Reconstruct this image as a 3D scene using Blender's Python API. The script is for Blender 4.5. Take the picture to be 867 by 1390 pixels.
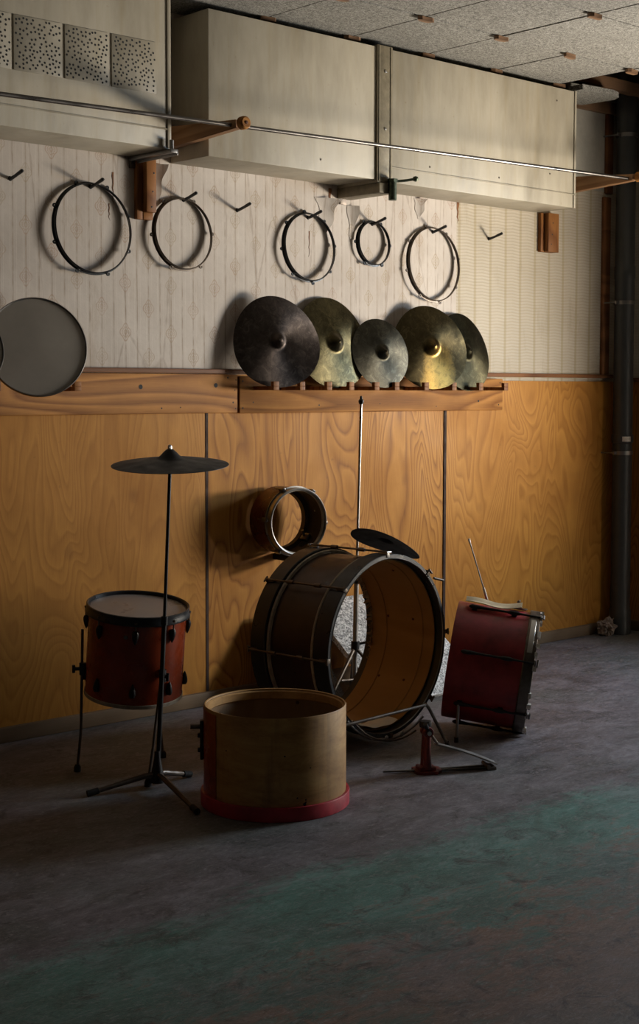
import bpy, bmesh, math, random
from mathutils import Vector, Matrix, noise
from math import sin, cos, pi, radians

scene = bpy.context.scene
for o in list(bpy.data.objects):
    bpy.data.objects.remove(o)

# ------------------------------------------------------------------ camera
YAW, PITCH, ROLL, FPX = 0.736380, 0.061974, 0.001525, 1938.25
fw = Vector((sin(YAW)*cos(PITCH), cos(YAW)*cos(PITCH), -sin(PITCH)))
rt = Vector((cos(YAW), -sin(YAW), 0.0))
up = rt.cross(fw)
r2 = cos(ROLL)*rt + sin(ROLL)*up
u2 = -sin(ROLL)*rt + cos(ROLL)*up
cam_data = bpy.data.cameras.new('camera')
cam = bpy.data.objects.new('camera', cam_data)
scene.collection.objects.link(cam)
mw = Matrix.Identity(4)
for i in range(3):
    mw[i][0] = r2[i]; mw[i][1] = u2[i]; mw[i][2] = -fw[i]
mw[0][3], mw[1][3], mw[2][3] = 0.0, 0.0, 1.4
cam.matrix_world = mw
cam_data.sensor_fit = 'HORIZONTAL'
cam_data.sensor_width = 24.0
cam_data.lens = FPX/867.0*24.0
cam_data.shift_y = -45.0/867.0
cam_data.clip_start = 0.05
scene.camera = cam

# ------------------------------------------------------------------ light
world = bpy.data.worlds.new('world'); scene.world = world
world.use_nodes = True
bg = world.node_tree.nodes['Background']
bg.inputs[0].default_value = (0.75, 0.85, 1.0, 1)
bg.inputs[1].default_value = 0.35
scene.view_settings.view_transform = 'Standard'
scene.view_settings.look = 'None'
scene.view_settings.gamma = 1.0
scene.view_settings.use_curve_mapping = False
scene.view_settings.exposure = 0.0

def area(name, loc, target, sx, sy, power, col, spread=180):
    l = bpy.data.lights.new(name, 'AREA'); l.shape = 'RECTANGLE'
    l.size = sx; l.size_y = sy; l.energy = power; l.color = col; l.spread = radians(spread)
    o = bpy.data.objects.new(name, l); scene.collection.objects.link(o)
    o.location = loc
    d = Vector(target) - Vector(loc)
    o.rotation_euler = d.to_track_quat('-Z', 'Y').to_euler()
    return o
# daylight off the bright ground outside, coming in and upward through the window of the right wall
area('window_daylight', (7.50, 2.62, 0.95), (5.3, 4.5, 1.65), 1.7, 1.1, 375, (1.0, 0.90, 0.75), 140)
# weak cool sky light through the same opening
area('window_skylight', (7.25, 2.5, 2.02), (4.6, 2.3, 0.0), 1.6, 0.6, 85, (0.62, 0.80, 1.0), 150)

# ------------------------------------------------------------------ node helpers
class NT:
    def __init__(self, name):
        m = bpy.data.materials.new(name); m.use_nodes = True
        self.m = m; self.t = m.node_tree; self.n = self.t.nodes
        self.b = self.n['Principled BSDF']
        self.coord = self.n.new('ShaderNodeTexCoord')
    def set(self, sock, v):
        if v is None: return
        if hasattr(v, 'is_output'):
            self.t.links.new(v, sock)
        else:
            if sock.type == 'RGBA' and len(v) == 3: v = (*v, 1)
            sock.default_value = v
    def math(self, op, a, b=None, c=None, clamp=False):
        n = self.n.new('ShaderNodeMath'); n.operation = op; n.use_clamp = clamp
        self.set(n.inputs[0], a)
        if b is not None: self.set(n.inputs[1], b)
        if c is not None: self.set(n.inputs[2], c)
        return n.outputs[0]
    def map(self, vec=None, scale=(1, 1, 1), loc=(0, 0, 0), rot=(0, 0, 0)):
        n = self.n.new('ShaderNodeMapping')
        self.set(n.inputs['Vector'], vec if vec is not None else self.coord.outputs['Object'])
        n.inputs['Scale'].default_value = scale; n.inputs['Location'].default_value = loc
        n.inputs['Rotation'].default_value = rot
        return n.outputs[0]
    def noise(self, vec=None, scale=5, detail=4, rough=.5, dist=0, out='Fac'):
        n = self.n.new('ShaderNodeTexNoise')
        self.set(n.inputs['Vector'], vec if vec is not None else self.coord.outputs['Object'])
        n.inputs['Scale'].default_value = scale; n.inputs['Detail'].default_value = detail
        n.inputs['Roughness'].default_value = rough; n.inputs['Distortion'].default_value = dist
        return n.outputs[out]
    def voro(self, vec=None, scale=5, feature='F1', out='Distance'):
        n = self.n.new('ShaderNodeTexVoronoi'); n.feature = feature
        self.set(n.inputs['Vector'], vec if vec is not None else self.coord.outputs['Object'])
        n.inputs['Scale'].default_value = scale
        return n.outputs[out]
    def ramp(self, f, stops, interp='LINEAR'):
        n = self.n.new('ShaderNodeValToRGB'); cr = n.color_ramp; cr.interpolation = interp
        while len(cr.elements) < len(stops): cr.elements.new(.5)
        for e, (p, col) in zip(cr.elements, stops):
            e.position = p
            e.color = (*col, 1) if hasattr(col, '__len__') else (col, col, col, 1)
        self.set(n.inputs[0], f)
        return n.outputs[0]
    def mix(self, f, a, b, mode='MIX'):
        n = self.n.new('ShaderNodeMix'); n.data_type = 'RGBA'; n.blend_type = mode
        self.set(n.inputs[0], f)
        self.set(n.inputs[6], a); self.set(n.inputs[7], b)
        return n.outputs[2]
    def sep(self, v=None):
        n = self.n.new('ShaderNodeSeparateXYZ'); self.set(n.inputs[0], v if v is not None else self.coord.outputs['Object'])
        return n.outputs
    def comb(self, x, y, z):
        n = self.n.new('ShaderNodeCombineXYZ')
        for i, v in enumerate((x, y, z)): self.set(n.inputs[i], v)
        return n.outputs[0]
    def bump(self, h, strength=.3, dist=.01):
        n = self.n.new('ShaderNodeBump'); n.inputs['Strength'].default_value = strength
        n.inputs['Distance'].default_value = dist; self.set(n.inputs['Height'], h)
        self.t.links.new(n.outputs[0], self.b.inputs['Normal'])
    def out(self, col=None, rough=None, metal=None, **kw):
        self.set(self.b.inputs['Base Color'], col); self.set(self.b.inputs['Roughness'], rough)
        self.set(self.b.inputs['Metallic'], metal)
        for k, v in kw.items(): self.set(self.b.inputs[k.replace('_', ' ')], v)
        return self.m

def simple(name, col, rough=.5, metal=0, var=.25, scale=20, bump=.1, bd=.002):
    t = NT(name)
    f = t.noise(scale=scale, detail=6, rough=.65)
    dark = tuple(x*(1-var) for x in col); light = tuple(min(1, x*(1+var)) for x in col)
    cc = t.ramp(f, [(.3, dark), (.7, light)])
    rr = t.ramp(t.noise(scale=scale*1.7, detail=4), [(.3, max(0, rough-.1)), (.7, min(1, rough+.12))])
    if bump: t.bump(f, bump, bd)
    return t.out(cc, rr, metal)

def wood(name, c1, c2, c3=None, axis=0, rings=8, scale=2.0, rough=.55, knots=True, stretch=.12, bump=.15):
    """sawn timber: contour bands of stretched noise plus fine fibre"""
    t = NT(name)
    sc = [1, 1, 1]; sc[axis] = stretch
    v = t.map(scale=tuple(sc))
    n1 = t.noise(v, scale, 2, .45, .3)
    w = t.math('MULTIPLY', n1, rings)
    w = t.math('FRACT', w)
    w = t.ramp(w, [(0, 0), (.75, 1), (1, 0)])
    sc2 = [60, 60, 60]; sc2[axis] = 3
    fib = t.noise(t.map(scale=tuple(sc2)), 3, 3, .6)
    m = t.math('ADD', t.math('MULTIPLY', w, .6), t.math('MULTIPLY', fib, .4))
    col = t.ramp(m, [(.15, c1), (.75, c2)])
    big = t.noise(scale=3, detail=5, rough=.6)
    col = t.mix(t.ramp(big, [(.35, .0), (.75, .45)]), col, c3 or tuple(x*.5 for x in c1))
    t.bump(m, bump, .002)
    return t.out(col, rough, Specular_IOR_Level=.2)

def plywood(name, seed, k=1.0):
    t = NT(name)
    v = t.map(scale=(1, 1, .28), loc=(seed*3.7, 0, seed*1.3))
    n1 = t.noise(v, 3.1, 2.2, .40, .6)
    w = t.math('FRACT', t.math('MULTIPLY', n1, 27.0))
    w = t.ramp(w, [(0, 1-k), (.25, 1-.5*k), (.8, 1), (1, 1-k)])
    w2 = t.noise(t.map(scale=(90, 90, 6), loc=(seed, 0, 0)), 2.2, 3, .6)
    fine = t.math('ADD', t.math('MULTIPLY', w, .62), t.math('MULTIPLY', w2, .38))
    col = t.ramp(fine, [(.16, (.17, .060, .006)), (.42, (.37, .148, .020)), (.85, (.54, .245, .042))])
    blot = t.noise(t.map(loc=(seed, 2, 3)), 2.3, 5, .6)
    col = t.mix(t.ramp(blot, [(.40, 0), (.72, .55)]), col, (.29, .105, .014))
    # knots
    kd = t.voro(t.map(scale=(1, 1, .75), loc=(seed*.9, .3, 0)), 3.1)
    col = t.mix(t.ramp(kd, [(.0, .55), (.10, 0)]), col, (.20, .075, .015))
    st = t.noise(scale=34, detail=3, rough=.6)
    col = t.mix(t.ramp(st, [(.68, 0), (.80, .35)]), col, (.10, .05, .02))
    t.bump(fine, .12, .0015)
    rr = t.ramp(blot, [(.3, .52), (.7, .66)])
    return t.out(col, rr, Specular_IOR_Level=.22)

# ------------------------------------------------------------------ mesh helpers
class M:
    def __init__(self): self.bm = bmesh.new()
    def xf(self, verts, mat):
        if mat is not None: bmesh.ops.transform(self.bm, matrix=mat, verts=verts)
    def box(self, lo, hi, mat=None, bevel=0.0, seg=2):
        lo, hi = Vector(lo), Vector(hi)
        g = bmesh.ops.create_cube(self.bm, size=1.0)
        vs = g['verts']
        bmesh.ops.transform(self.bm, matrix=Matrix.Translation((lo+hi)/2) @ Matrix.Diagonal((*(hi-lo), 1)), verts=vs)
        if bevel:
            es = list({e for v in vs for e in v.link_edges})
            r = bmesh.ops.bevel(self.bm, geom=es, offset=bevel, segments=seg, affect='EDGES', profile=.5)
            vs = list({v for f in r['faces'] for v in f.verts} | {v for v in vs if v.is_valid})
        self.xf(vs, mat)
        return self
    def lathe(self, prof, n=64, mat=None, a0=0.0, a1=2*pi, closed=False, wob=None):
        full = abs(a1-a0-2*pi) < 1e-6
        cnt = n if full else n+1
        rows = []
        for i in range(cnt):
            a = a0+(a1-a0)*i/n
            row = []
            for k, (r, z) in enumerate(prof):
                if wob: r, z = wob(a, r, z)
                row.append(self.bm.verts.new((r*cos(a), r*sin(a), z)))
            rows.append(row)
        P = len(prof)
        for i in range(n):
            A, B = rows[i], rows[(i+1) % cnt]
            for k in range(P if closed else P-1):
                q = (k+1) % P
                try: self.bm.faces.new((A[k], B[k], B[q], A[q]))
                except ValueError: pass
        vs = [v for r in rows for v in r]
        if full:
            for k in (0, P-1):
                if prof[k][0] < 1e-6:
                    bmesh.ops.pointmerge(self.bm, verts=[r[k] for r in rows], merge_co=rows[0][k].co)
        elif closed:
            self.bm.faces.new(rows[0]); self.bm.faces.new(list(reversed(rows[-1])))
        vs = [v for v in vs if v.is_valid]
        self.xf(vs, mat)
        return self
    def tube(self, pts, r, n=10, caps=True):
        pts = [Vector(p) for p in pts]
        rs = r if hasattr(r, '__len__') else [r]*len(pts)
        rings = []
        t0 = (pts[1]-pts[0]).normalized()
        ref = Vector((0, 0, 1)) if abs(t0.z) < .9 else Vector((1, 0, 0))
        nrm = (ref - t0*ref.dot(t0)).normalized()
        for i, p in enumerate(pts):
            if i == 0: t = pts[1]-pts[0]
            elif i == len(pts)-1: t = pts[-1]-pts[-2]
            else: t = (pts[i]-pts[i-1]).normalized()+(pts[i+1]-pts[i]).normalized()
            t.normalize()
            nrm = (nrm - t*nrm.dot(t)).normalized()
            b = t.cross(nrm)
            rings.append([self.bm.verts.new(p+rs[i]*(cos(2*pi*k/n)*nrm+sin(2*pi*k/n)*b)) for k in range(n)])
        for A, B in zip(rings, rings[1:]):
            for k in range(n):
                self.bm.faces.new((A[k], A[(k+1) % n], B[(k+1) % n], B[k]))
        if caps:
            self.bm.faces.new(list(reversed(rings[0]))); self.bm.faces.new(rings[-1])
        return self
    def slab(self, outline, lo, hi, mat=None):
        """extrude a 2D outline (x,y) from z=lo to z=hi"""
        a = [self.bm.verts.new((x, y, lo)) for x, y in outline]
        b = [self.bm.verts.new((x, y, hi)) for x, y in outline]
        n = len(a)
        self.bm.faces.new(list(reversed(a))); self.bm.faces.new(b)
        for i in range(n): self.bm.faces.new((a[i], a[(i+1) % n], b[(i+1) % n], b[i]))
        self.xf(a+b, mat)
        return self
    def grid(self, fn, nu, nv, thick=None):
        g = [[self.bm.verts.new(fn(i/nu, j/nv)) for j in range(nv+1)] for i in range(nu+1)]
        fs = [self.bm.faces.new((g[i][j], g[i+1][j], g[i+1][j+1], g[i][j+1])) for i in range(nu) for j in range(nv)]
        if thick:
            bmesh.ops.recalc_face_normals(self.bm, faces=fs)
            bmesh.ops.solidify(self.bm, geom=fs, thickness=thick)
        return self
    def build(self, name, mat, parent=None, local=False, angle=35, flat=False, keep=False):
        bm = self.bm
        bmesh.ops.recalc_face_normals(bm, faces=bm.faces[:])
        me = bpy.data.meshes.new(name)
        if parent is not None and not local:
            bmesh.ops.transform(bm, matrix=wm(parent).inverted(), verts=bm.verts[:])
        org = None
        if parent is None:
            lo = Vector((min(v.co.x for v in bm.verts), min(v.co.y for v in bm.verts), min(v.co.z for v in bm.verts)))
            hi = Vector((max(v.co.x for v in bm.verts), max(v.co.y for v in bm.verts), max(v.co.z for v in bm.verts)))
            org = Vector(((lo.x+hi.x)/2, (lo.y+hi.y)/2, lo.z)) if not keep else Vector((0, 0, 0))
            bmesh.ops.translate(bm, vec=-org, verts=bm.verts[:])
        bm.to_mesh(me); bm.free()
        if not flat:
            me.shade_smooth(); me.set_sharp_from_angle(angle=radians(angle))
        me.materials.append(mat)
        o = bpy.data.objects.new(name, me)
        scene.collection.objects.link(o)
        if parent is not None: o.parent = parent
        else: o.location = org
        return o
def wm(o):
    m = o.matrix_basis.copy()
    return wm(o.parent) @ m if o.parent else m
def axis_frame(origin, zaxis, xhint=(0, 0, 1)):
    z = Vector(zaxis).normalized(); x = Vector(xhint); x = (x-z*x.dot(z)).normalized(); y = z.cross(x)
    m = Matrix.Identity(4)
    for i in range(3): m[i][0], m[i][1], m[i][2], m[i][3] = x[i], y[i], z[i], origin[i]
    return m
def az(a, e=0):
    a, e = radians(a), radians(e)
    return Vector((sin(a)*cos(e), cos(a)*cos(e), sin(e)))
def tag(o, label, cat, group=None):
    o['label'] = label; o['category'] = cat
    if group: o['group'] = group
    return o
def thing(name, label, cat, mat, group=None):
    o = bpy.data.objects.new(name, None); scene.collection.objects.link(o)
    o.empty_display_size = .05
    o.matrix_basis = mat if isinstance(mat, Matrix) else Matrix.Translation(mat)
    return tag(o, label, cat, group)
def struct(o): o['kind'] = 'structure'; return o

# ------------------------------------------------------------------ dimensions
W = 5.005      # back wall
XR = 6.95      # right wall
XL, YF = -2.2, -2.0
CEIL = 2.998

# ------------------------------------------------------------------ materials
def mat_wallpaper():
    t = NT('medallion_wallpaper')
    s = t.sep(); x, z = s[0], s[2]
    wob = t.math('MULTIPLY', t.math('SUBTRACT', t.noise(t.map(scale=(.3, 1, 1)), 3, 2), .5), .010)
    xx = t.math('ADD', x, wob)
    base = t.ramp(t.noise(scale=2.2, detail=6, rough=.65), [(.3, (.455, .395, .345)), (.7, (.625, .56, .50))])
    # pale vertical ribs
    fr = t.math('FRACT', t.math('DIVIDE', xx, .0590))
    line = t.ramp(fr, [(0, 1), (.04, .9), (.10, 0), (.92, 0), (1, 1)])
    brk = t.ramp(t.noise(t.map(scale=(8, 8, 3)), 6, 3), [(.35, .15), (.6, 1)])
    base = t.mix(t.math('MULTIPLY', t.math('MULTIPLY', line, brk), .60), base, (.26, .185, .12))
    fr2 = t.math('FRACT', t.math('DIVIDE', t.math('ADD', xx, .012), .0295))
    l2 = t.ramp(fr2, [(0, 1), (.1, 0), (.9, 0), (1, 1)])
    base = t.mix(t.math('MULTIPLY', l2, .13), base, (.72, .66, .58))
    # medallions on a half-drop grid
    cw, ch = .118, .205
    cx = t.math('DIVIDE', xx, cw); ci = t.math('FLOOR', cx)
    px = t.math('MULTIPLY', t.math('SUBTRACT', t.math('FRACT', cx), .5), cw)
    odd = t.math('MULTIPLY', t.math('ABSOLUTE', t.math('MODULO', ci, 2)), .5)
    pz = t.math('MULTIPLY', t.math('SUBTRACT', t.math('FRACT', t.math('ADD', t.math('DIVIDE', z, ch), odd)), .5), ch)
    ax = t.math('MULTIPLY', px, 1.25); az_ = t.math('MULTIPLY', pz, .95)
    r = t.math('SQRT', t.math('ADD', t.math('MULTIPLY', ax, ax), t.math('MULTIPLY', az_, az_)))
    th = t.math('ARCTAN2', az_, ax)
    lob = t.math('MULTIPLY', t.math('COSINE', t.math('MULTIPLY', th, 4)), -.0045)
    lob8 = t.math('MULTIPLY', t.math('COSINE', t.math('MULTIPLY', th, 12)), .0022)
    def ring(rad, off, wd):
        d = t.math('ABSOLUTE', t.math('SUBTRACT', t.math('ADD', r, off), rad))
        return t.ramp(t.math('DIVIDE', d, wd), [(0, 1), (.4, .8), (1, 0)])
    m = t.math('MAXIMUM', ring(.030, lob, .0042), ring(.019, lob8, .0036))
    m = t.math('MAXIMUM', m, ring(.008, lob8, .0040))
    spoke = t.math('ABSOLUTE', t.math('SINE', t.math('MULTIPLY', th, 2)))
    sp = t.ramp(spoke, [(0, 1), (.14, 0)])
    sp = t.math('MULTIPLY', sp, t.ramp(t.math('DIVIDE', r, .05), [(.66, 1), (.78, 0)]))
    m = t.math('MAXIMUM', m, t.math('MULTIPLY', sp, .7))
    wear = t.ramp(t.noise(scale=7, detail=5, rough=.7), [(.32, .25), (.60, 1)])
    fi = t.math('MULTIPLY', t.math('MULTIPLY', m, wear), .62)
    tint = t.ramp(t.noise(scale=1.7, detail=2), [(.4, (.36, .19, .13)), (.6, (.35, .26, .15))])
    base = t.mix(fi, base, tint)
    # stains and creases
    st = t.noise(t.map(scale=(1.6, 1, .5)), 5, 6, .7)
    base = t.mix(t.ramp(st, [(.56, 0), (.74, .45)]), base, (.33, .235, .14))
    cr = t.voro(t.map(scale=(3.2, 1, .55), loc=(.31, 0, 0)), 1.1, 'DISTANCE_TO_EDGE')
    crn = t.math('ADD', cr, t.math('MULTIPLY', t.math('SUBTRACT', t.noise(scale=14, detail=4), .5), .05))
    crack = t.ramp(t.math('ABSOLUTE', crn), [(0, 1), (.006, .5), (.012, 0)])
    base = t.mix(t.math('MULTIPLY', crack, .35), base, (.20, .13, .08))
    h = t.math('ADD', t.math('MULTIPLY', t.noise(scale=9, detail=5, rough=.6), .8), t.math('MULTIPLY', fr2, .05))
    t.bump(h, .45, .006)
    return t.out(base, .8)
def mat_wallpaper2():
    t = NT('striped_wallpaper')
    s = t.sep(); x, z = s[0], s[2]
    wob = t.math('MULTIPLY', t.math('SUBTRACT', t.noise(scale=1.4, detail=2), .5), .03)
    base = t.ramp(t.noise(scale=3, detail=6, rough=.65), [(.3, (.47, .415, .33)), (.7, (.57, .51, .42))])
    sx = t.math('FRACT', t.math('DIVIDE', t.math('ADD', x, t.math('MULTIPLY', wob, .5)), .1215))
    sc = t.math('MULTIPLY', t.math('ABSOLUTE', t.math('SUBTRACT', sx, .5)), .010)
    sz = t.math('FRACT', t.math('DIVIDE', t.math('ADD', t.math('ADD', z, sc), wob), .0165))
    hl = t.ramp(sz, [(0, 1), (.25, .7), (.45, 0), (.85, 0), (1, 1)])
    base = t.mix(t.math('MULTIPLY', hl, .34), base, (.36, .28, .17))
    st = t.ramp(sx, [(0, 1), (.08, .9), (.15, 0), (.93, 0), (1, 1)])
    base = t.mix(t.math('MULTIPLY', st, .55), base, (.35, .27, .135))
    dirt = t.noise(t.map(scale=(1.5, 1, .4)), 6, 6, .7)
    base = t.mix(t.ramp(dirt, [(.56, 0), (.76, .45)]), base, (.27, .20, .11))
    t.bump(t.math('ADD', hl, t.math('MULTIPLY', t.noise(scale=7, detail=5), 3)), .3, .004)
    return t.out(base, .75)
def mat_floor():
    t = NT('worn_painted_concrete')
    obj = t.coord.outputs['Object']
    s = t.sep(); x, y = s[0], s[1]
    v = t.map(rot=(0, 0, -.75), scale=(1, 2.2, 1))
    n1 = t.noise(v, 3.2, 10, .76, .6)
    n2 = t.noise(t.map(loc=(3, 1, 0)), 1.3, 6, .62)
    n3 = t.noise(v, 10, 9, .78, .8)
    grey = t.ramp(n1, [(.30, (.060, .050, .052)), (.5, (.150, .130, .140)), (.70, (.27, .245, .26))])
    # front zone: boundary line through the floor
    # line from (3.95,2.70) to (2.35,2.65)-ish world, given by a*x+b*y=c
    dist = t.math('SUBTRACT', t.math('ADD', t.math('MULTIPLY', x, FA), t.math('MULTIPLY', y, FB)), FC)
    d2 = t.math('ADD', dist, t.math('MULTIPLY', t.math('SUBTRACT', n3, .5), .55))
    d2 = t.math('ADD', d2, t.math('MULTIPLY', t.math('SUBTRACT', n2, .5), .35))
    front = t.ramp(t.math('ADD', t.math('MULTIPLY', d2, -2.2), .5), [(.36, 0), (.64, .9)])
    teal = t.ramp(n1, [(.3, (.030, .10, .080)), (.52, (.085, .25, .20)), (.72, (.21, .40, .34))])
    rust = t.ramp(n3, [(.3, (.12, .050, .030)), (.7, (.34, .16, .09))])
    # rust dominates away from the line, teal near it
    mixn = t.math('ADD', t.math('MULTIPLY', t.math('ADD', dist, .40), -1.0), t.math('MULTIPLY', t.math('SUBTRACT', n1, .5), 2.2))
    mixn = t.math('ADD', mixn, t.math('MULTIPLY', t.math('SUBTRACT', n3, .5), 1.6))
    fcol = t.mix(t.ramp(mixn, [(-.15, 0), (.35, .88)]), teal, rust)
    fcol = t.mix(t.ramp(n2, [(.45, 0), (.62, .5)]), fcol, grey)
    col = t.mix(t.math('MULTIPLY', front, .88), grey, fcol)
    # green hints in the rear zone
    gh = t.ramp(t.noise(t.map(loc=(7, 4, 0)), 1.1, 6, .6), [(.47, 0), (.62, .5)])
    col = t.mix(gh, col, t.mix(n1, (.05, .075, .06), (.15, .19, .16)))
    # scuffs / scratches
    sc = t.noise(t.map(rot=(0, 0, .5), scale=(1.2, 16, 1)), 5, 6, .75, 1.2)
    col = t.mix(t.ramp(sc, [(.58, 0), (.72, .5)]), col, (.30, .28, .28))
    dk = t.noise(t.map(loc=(2, 9, 0)), 8, 8, .8, 1.0)
    col = t.mix(t.ramp(dk, [(.53, 0), (.66, .8)]), col, (.045, .038, .038))
    fine = t.noise(t.map(scale=(1, 2.4, 1), rot=(0, 0, .3)), 26, 10, .85, 1.2)
    col = t.mix(t.ramp(fine, [(.52, 0), (.66, .65)]), col, (.36, .34, .34))
    col = t.mix(t.ramp(fine, [(.34, .75), (.46, 0)]), col, (.04, .032, .032))
    sp = t.noise(scale=160, detail=2)
    col = t.mix(t.ramp(sp, [(.62, 0), (.75, .4)]), col, (.32, .30, .28))
    t.bump(t.math('ADD', n3, t.math('MULTIPLY', n1, 1.5)), .35, .006)
    rr = t.ramp(n1, [(.3, .50), (.7, .72)])
    return t.out(col, rr, Specular_IOR_Level=.35)
# green zone boundary: points A and B on the floor
_A, _B = Vector((4.42, 3.03)), Vector((2.60, 3.00))
_d = (_B-_A).normalized(); _n = Vector((-_d.y, _d.x))
if _n.y < 0: _n = -_n
FA, FB, FC = _n.x, _n.y, _n.dot(_A)

def mat_speckle(name, c1, c2, c3, sc=75):
    t = NT(name)
    v = t.map(scale=(1, 1, 1))
    n = t.noise(v, sc, 3, .75, 1.5)
    col = t.ramp(n, [(.36, c1), (.47, c2), (.58, c3)], 'LINEAR')
    big = t.noise(scale=3, detail=5)
    col = t.mix(t.ramp(big, [(.4, 0), (.8, .4)]), col, tuple(x*.75 for x in c2))
    t.bump(n, .5, .003)
    return t.out(col, .85)
def mat_duct():
    t = NT('cream_painted_sheet_metal')
    v = t.map(scale=(1.4, 1, .35))
    n = t.noise(v, 4, 7, .62)
    col = t.ramp(n, [(.28, (.26, .228, .17)), (.52, (.385, .345, .27)), (.78, (.49, .445, .36))])
    run = t.noise(t.map(scale=(9, 9, .6)), 3, 5, .6)
    col = t.mix(t.ramp(run, [(.5, 0), (.75, .35)]), col, (.32, .25, .13))
    spot = t.noise(scale=28, detail=4, rough=.7)
    col = t.mix(t.ramp(spot, [(.66, 0), (.78, .5)]), col, (.20, .15, .08))
    t.bump(t.noise(scale=5, detail=3), .35, .012)
    return t.out(col, t.ramp(n, [(.3, .42), (.7, .6)]))
def mat_cymbal(name, c1, c2, rough=.42, gold=None):
    t = NT(name)
    n = t.noise(scale=9, detail=7, rough=.7, dist=.8)
    s = t.sep()
    rr = t.math('SQRT', t.math('ADD', t.math('MULTIPLY', s[0], s[0]), t.math('MULTIPLY', s[1], s[1])))
    gro = t.noise(t.comb(t.math('MULTIPLY', rr, 1), 0.0, 0.0), 420, 2, .6)
    col = t.ramp(n, [(.3, c1), (.68, c2)])
    if gold:      # golden patch mixed in towards the lower edge
        dx = t.math('ADD', s[0], .16); dy = t.math('ADD', s[1], .03)
        dd = t.math('SQRT', t.math('ADD', t.math('MULTIPLY', t.math('MULTIPLY', dx, dx), .35), t.math('MULTIPLY', t.math('MULTIPLY', dy, dy), 1.3)))
        dd = t.math('ADD', dd, t.math('MULTIPLY', t.math('SUBTRACT', t.noise(scale=16, detail=7, rough=.8, dist=.6), .5), .10))
        col = t.mix(t.ramp(dd, [(.05, .95), (.12, 0)]), col, gold)
    sp = t.noise(scale=60, detail=4, rough=.7)
    col = t.mix(t.ramp(sp, [(.62, 0), (.75, .6)]), col, tuple(x*.35 for x in c1))
    bl = t.noise(scale=22, detail=9, rough=.8, dist=1.0)
    col = t.mix(t.ramp(bl, [(.50, 0), (.66, .7)]), col, tuple(min(1, x*1.7) for x in c2))
    col = t.mix(t.ramp(bl, [(.32, .7), (.44, 0)]), col, tuple(x*.5 for x in c1))
    t.bump(gro, .5, .0008)
    tg = t.n.new('ShaderNodeTangent'); tg.direction_type = 'RADIAL'; tg.axis = 'Z'
    t.set(t.b.inputs['Tangent'], tg.outputs[0])
    return t.out(col, t.ramp(n, [(.3, rough-.06), (.7, rough+.14)]), 1.0, Anisotropic=.8)

MT = {}
MT['paper'] = mat_wallpaper(); MT['paper2'] = mat_wallpaper2(); MT['floor'] = mat_floor(); MT['duct'] = mat_duct()
MT['tile'] = mat_speckle('mineral_ceiling_tile', (.060, .057, .050), (.155, .148, .132), (.34, .33, .305), 85)
MT['board'] = mat_speckle('speckled_grey_board', (.10, .10, .10), (.42, .42, .41), (.92, .91, .89), 50)
MT['boarddark'] = mat_speckle('dark_speckled_board', (.10, .10, .10), (.20, .20, .19), (.36, .35, .34), 62)
MT['pine'] = wood('aged_pine', (.20, .072, .013), (.46, .205, .050), (.13, .047, .009), 0, 20, 3.2, rough=.65, bump=.3)
MT['pinev'] = wood('aged_pine_upright', (.15, .052, .014), (.32, .135, .040), (.11, .04, .012), 2, 14, 4)
MT['piney'] = wood('aged_pine_arm', (.24, .12, .055), (.38, .215, .11), (.15, .08, .04), 1, 8, 4)
MT['darkwood'] = wood('dark_stained_moulding', (.13, .050, .020), (.25, .105, .040), None, 0, 8, 3)
MT['seam'] = simple('dark_seam', (.035, .014, .007), .8, 0, .3, 20, 0)
MT['base'] = wood('painted_skirting', (.16, .10, .055), (.24, .165, .10), None, 0, 6, 3)
MT['joist'] = wood('rough_joist', (.12, .065, .035), (.24, .14, .08), None, 0, 6, 3)
MT['plaster'] = simple('bare_plaster', (.42, .40, .35), .85, 0, .2, 6, .3, .004)
MT['plasterdark'] = simple('dark_plaster', (.13, .11, .085), .85, 0, .25, 4, .3, .004)  # set dark to cut the bounce light off the unseen walls
MT['chrome'] = simple('worn_chrome', (.42, .40, .375), .36, 1, .06, 6, 0)
MT['railsteel'] = simple('dull_rail_steel', (.17, .155, .145), .34, 1, .06, 6, 0)
MT['steel'] = simple('dull_steel', (.24, .23, .22), .42, 1, .12, 8, 0)
MT['rust'] = simple('tarnished_steel', (.15, .125, .105), .46, 1, .3, 18, .05, .001)
MT['black'] = simple('black_iron', (.016, .016, .017), .45, .3, .3, 40, .15, .001)
MT['strap'] = simple('olive_painted_strap', (.20, .17, .115), .5, .3, .25, 25, .1, .001)
MT['green'] = simple('oxidised_clamp', (.07, .085, .06), .4, .8, .4, 60, .3, .001)
MT['rubber'] = simple('black_rubber', (.012, .012, .012), .75, 0, .2, 30, .1, .001)
MT['pipe'] = simple('dark_grey_pipe', (.036, .038, .038), .45, 0, .15, 12, .05, .001)
MT['head'] = simple('milky_drum_skin', (.47, .42, .36), .38, 0, .12, 4, .1, .003)
MT['headdark'] = simple('smoky_drum_skin', (.30, .27, .25), .32, 0, .12, 5, .05, .002)
MT['redlac'] = simple('red_orange_lacquer', (.30, .045, .012), .28, 0, .35, 7, .06, .002)
MT['redhoop'] = simple('crimson_painted_hoop', (.42, .028, .045), .42, 0, .3, 14, .15, .002)
MT['redpaint'] = simple('scuffed_maroon_paint', (.27, .022, .026), .42, 0, .45, 9, .12, .002)
MT['redpedal'] = simple('red_enamel', (.13, .018, .014), .40, .2, .45, 30, .2, .002)
MT['brownshell'] = simple('dark_brown_varnish', (.042, .019, .014), .36, 0, .4, 9, .12, .002)
MT['tomshell'] = simple('red_brown_varnish', (.10, .022, .006), .30, 0, .35, 9, .08, .002)
MT['blackhoop'] = simple('black_lacquered_hoop', (.016, .018, .022), .34, 0, .3, 10, .04, .001)
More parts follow.
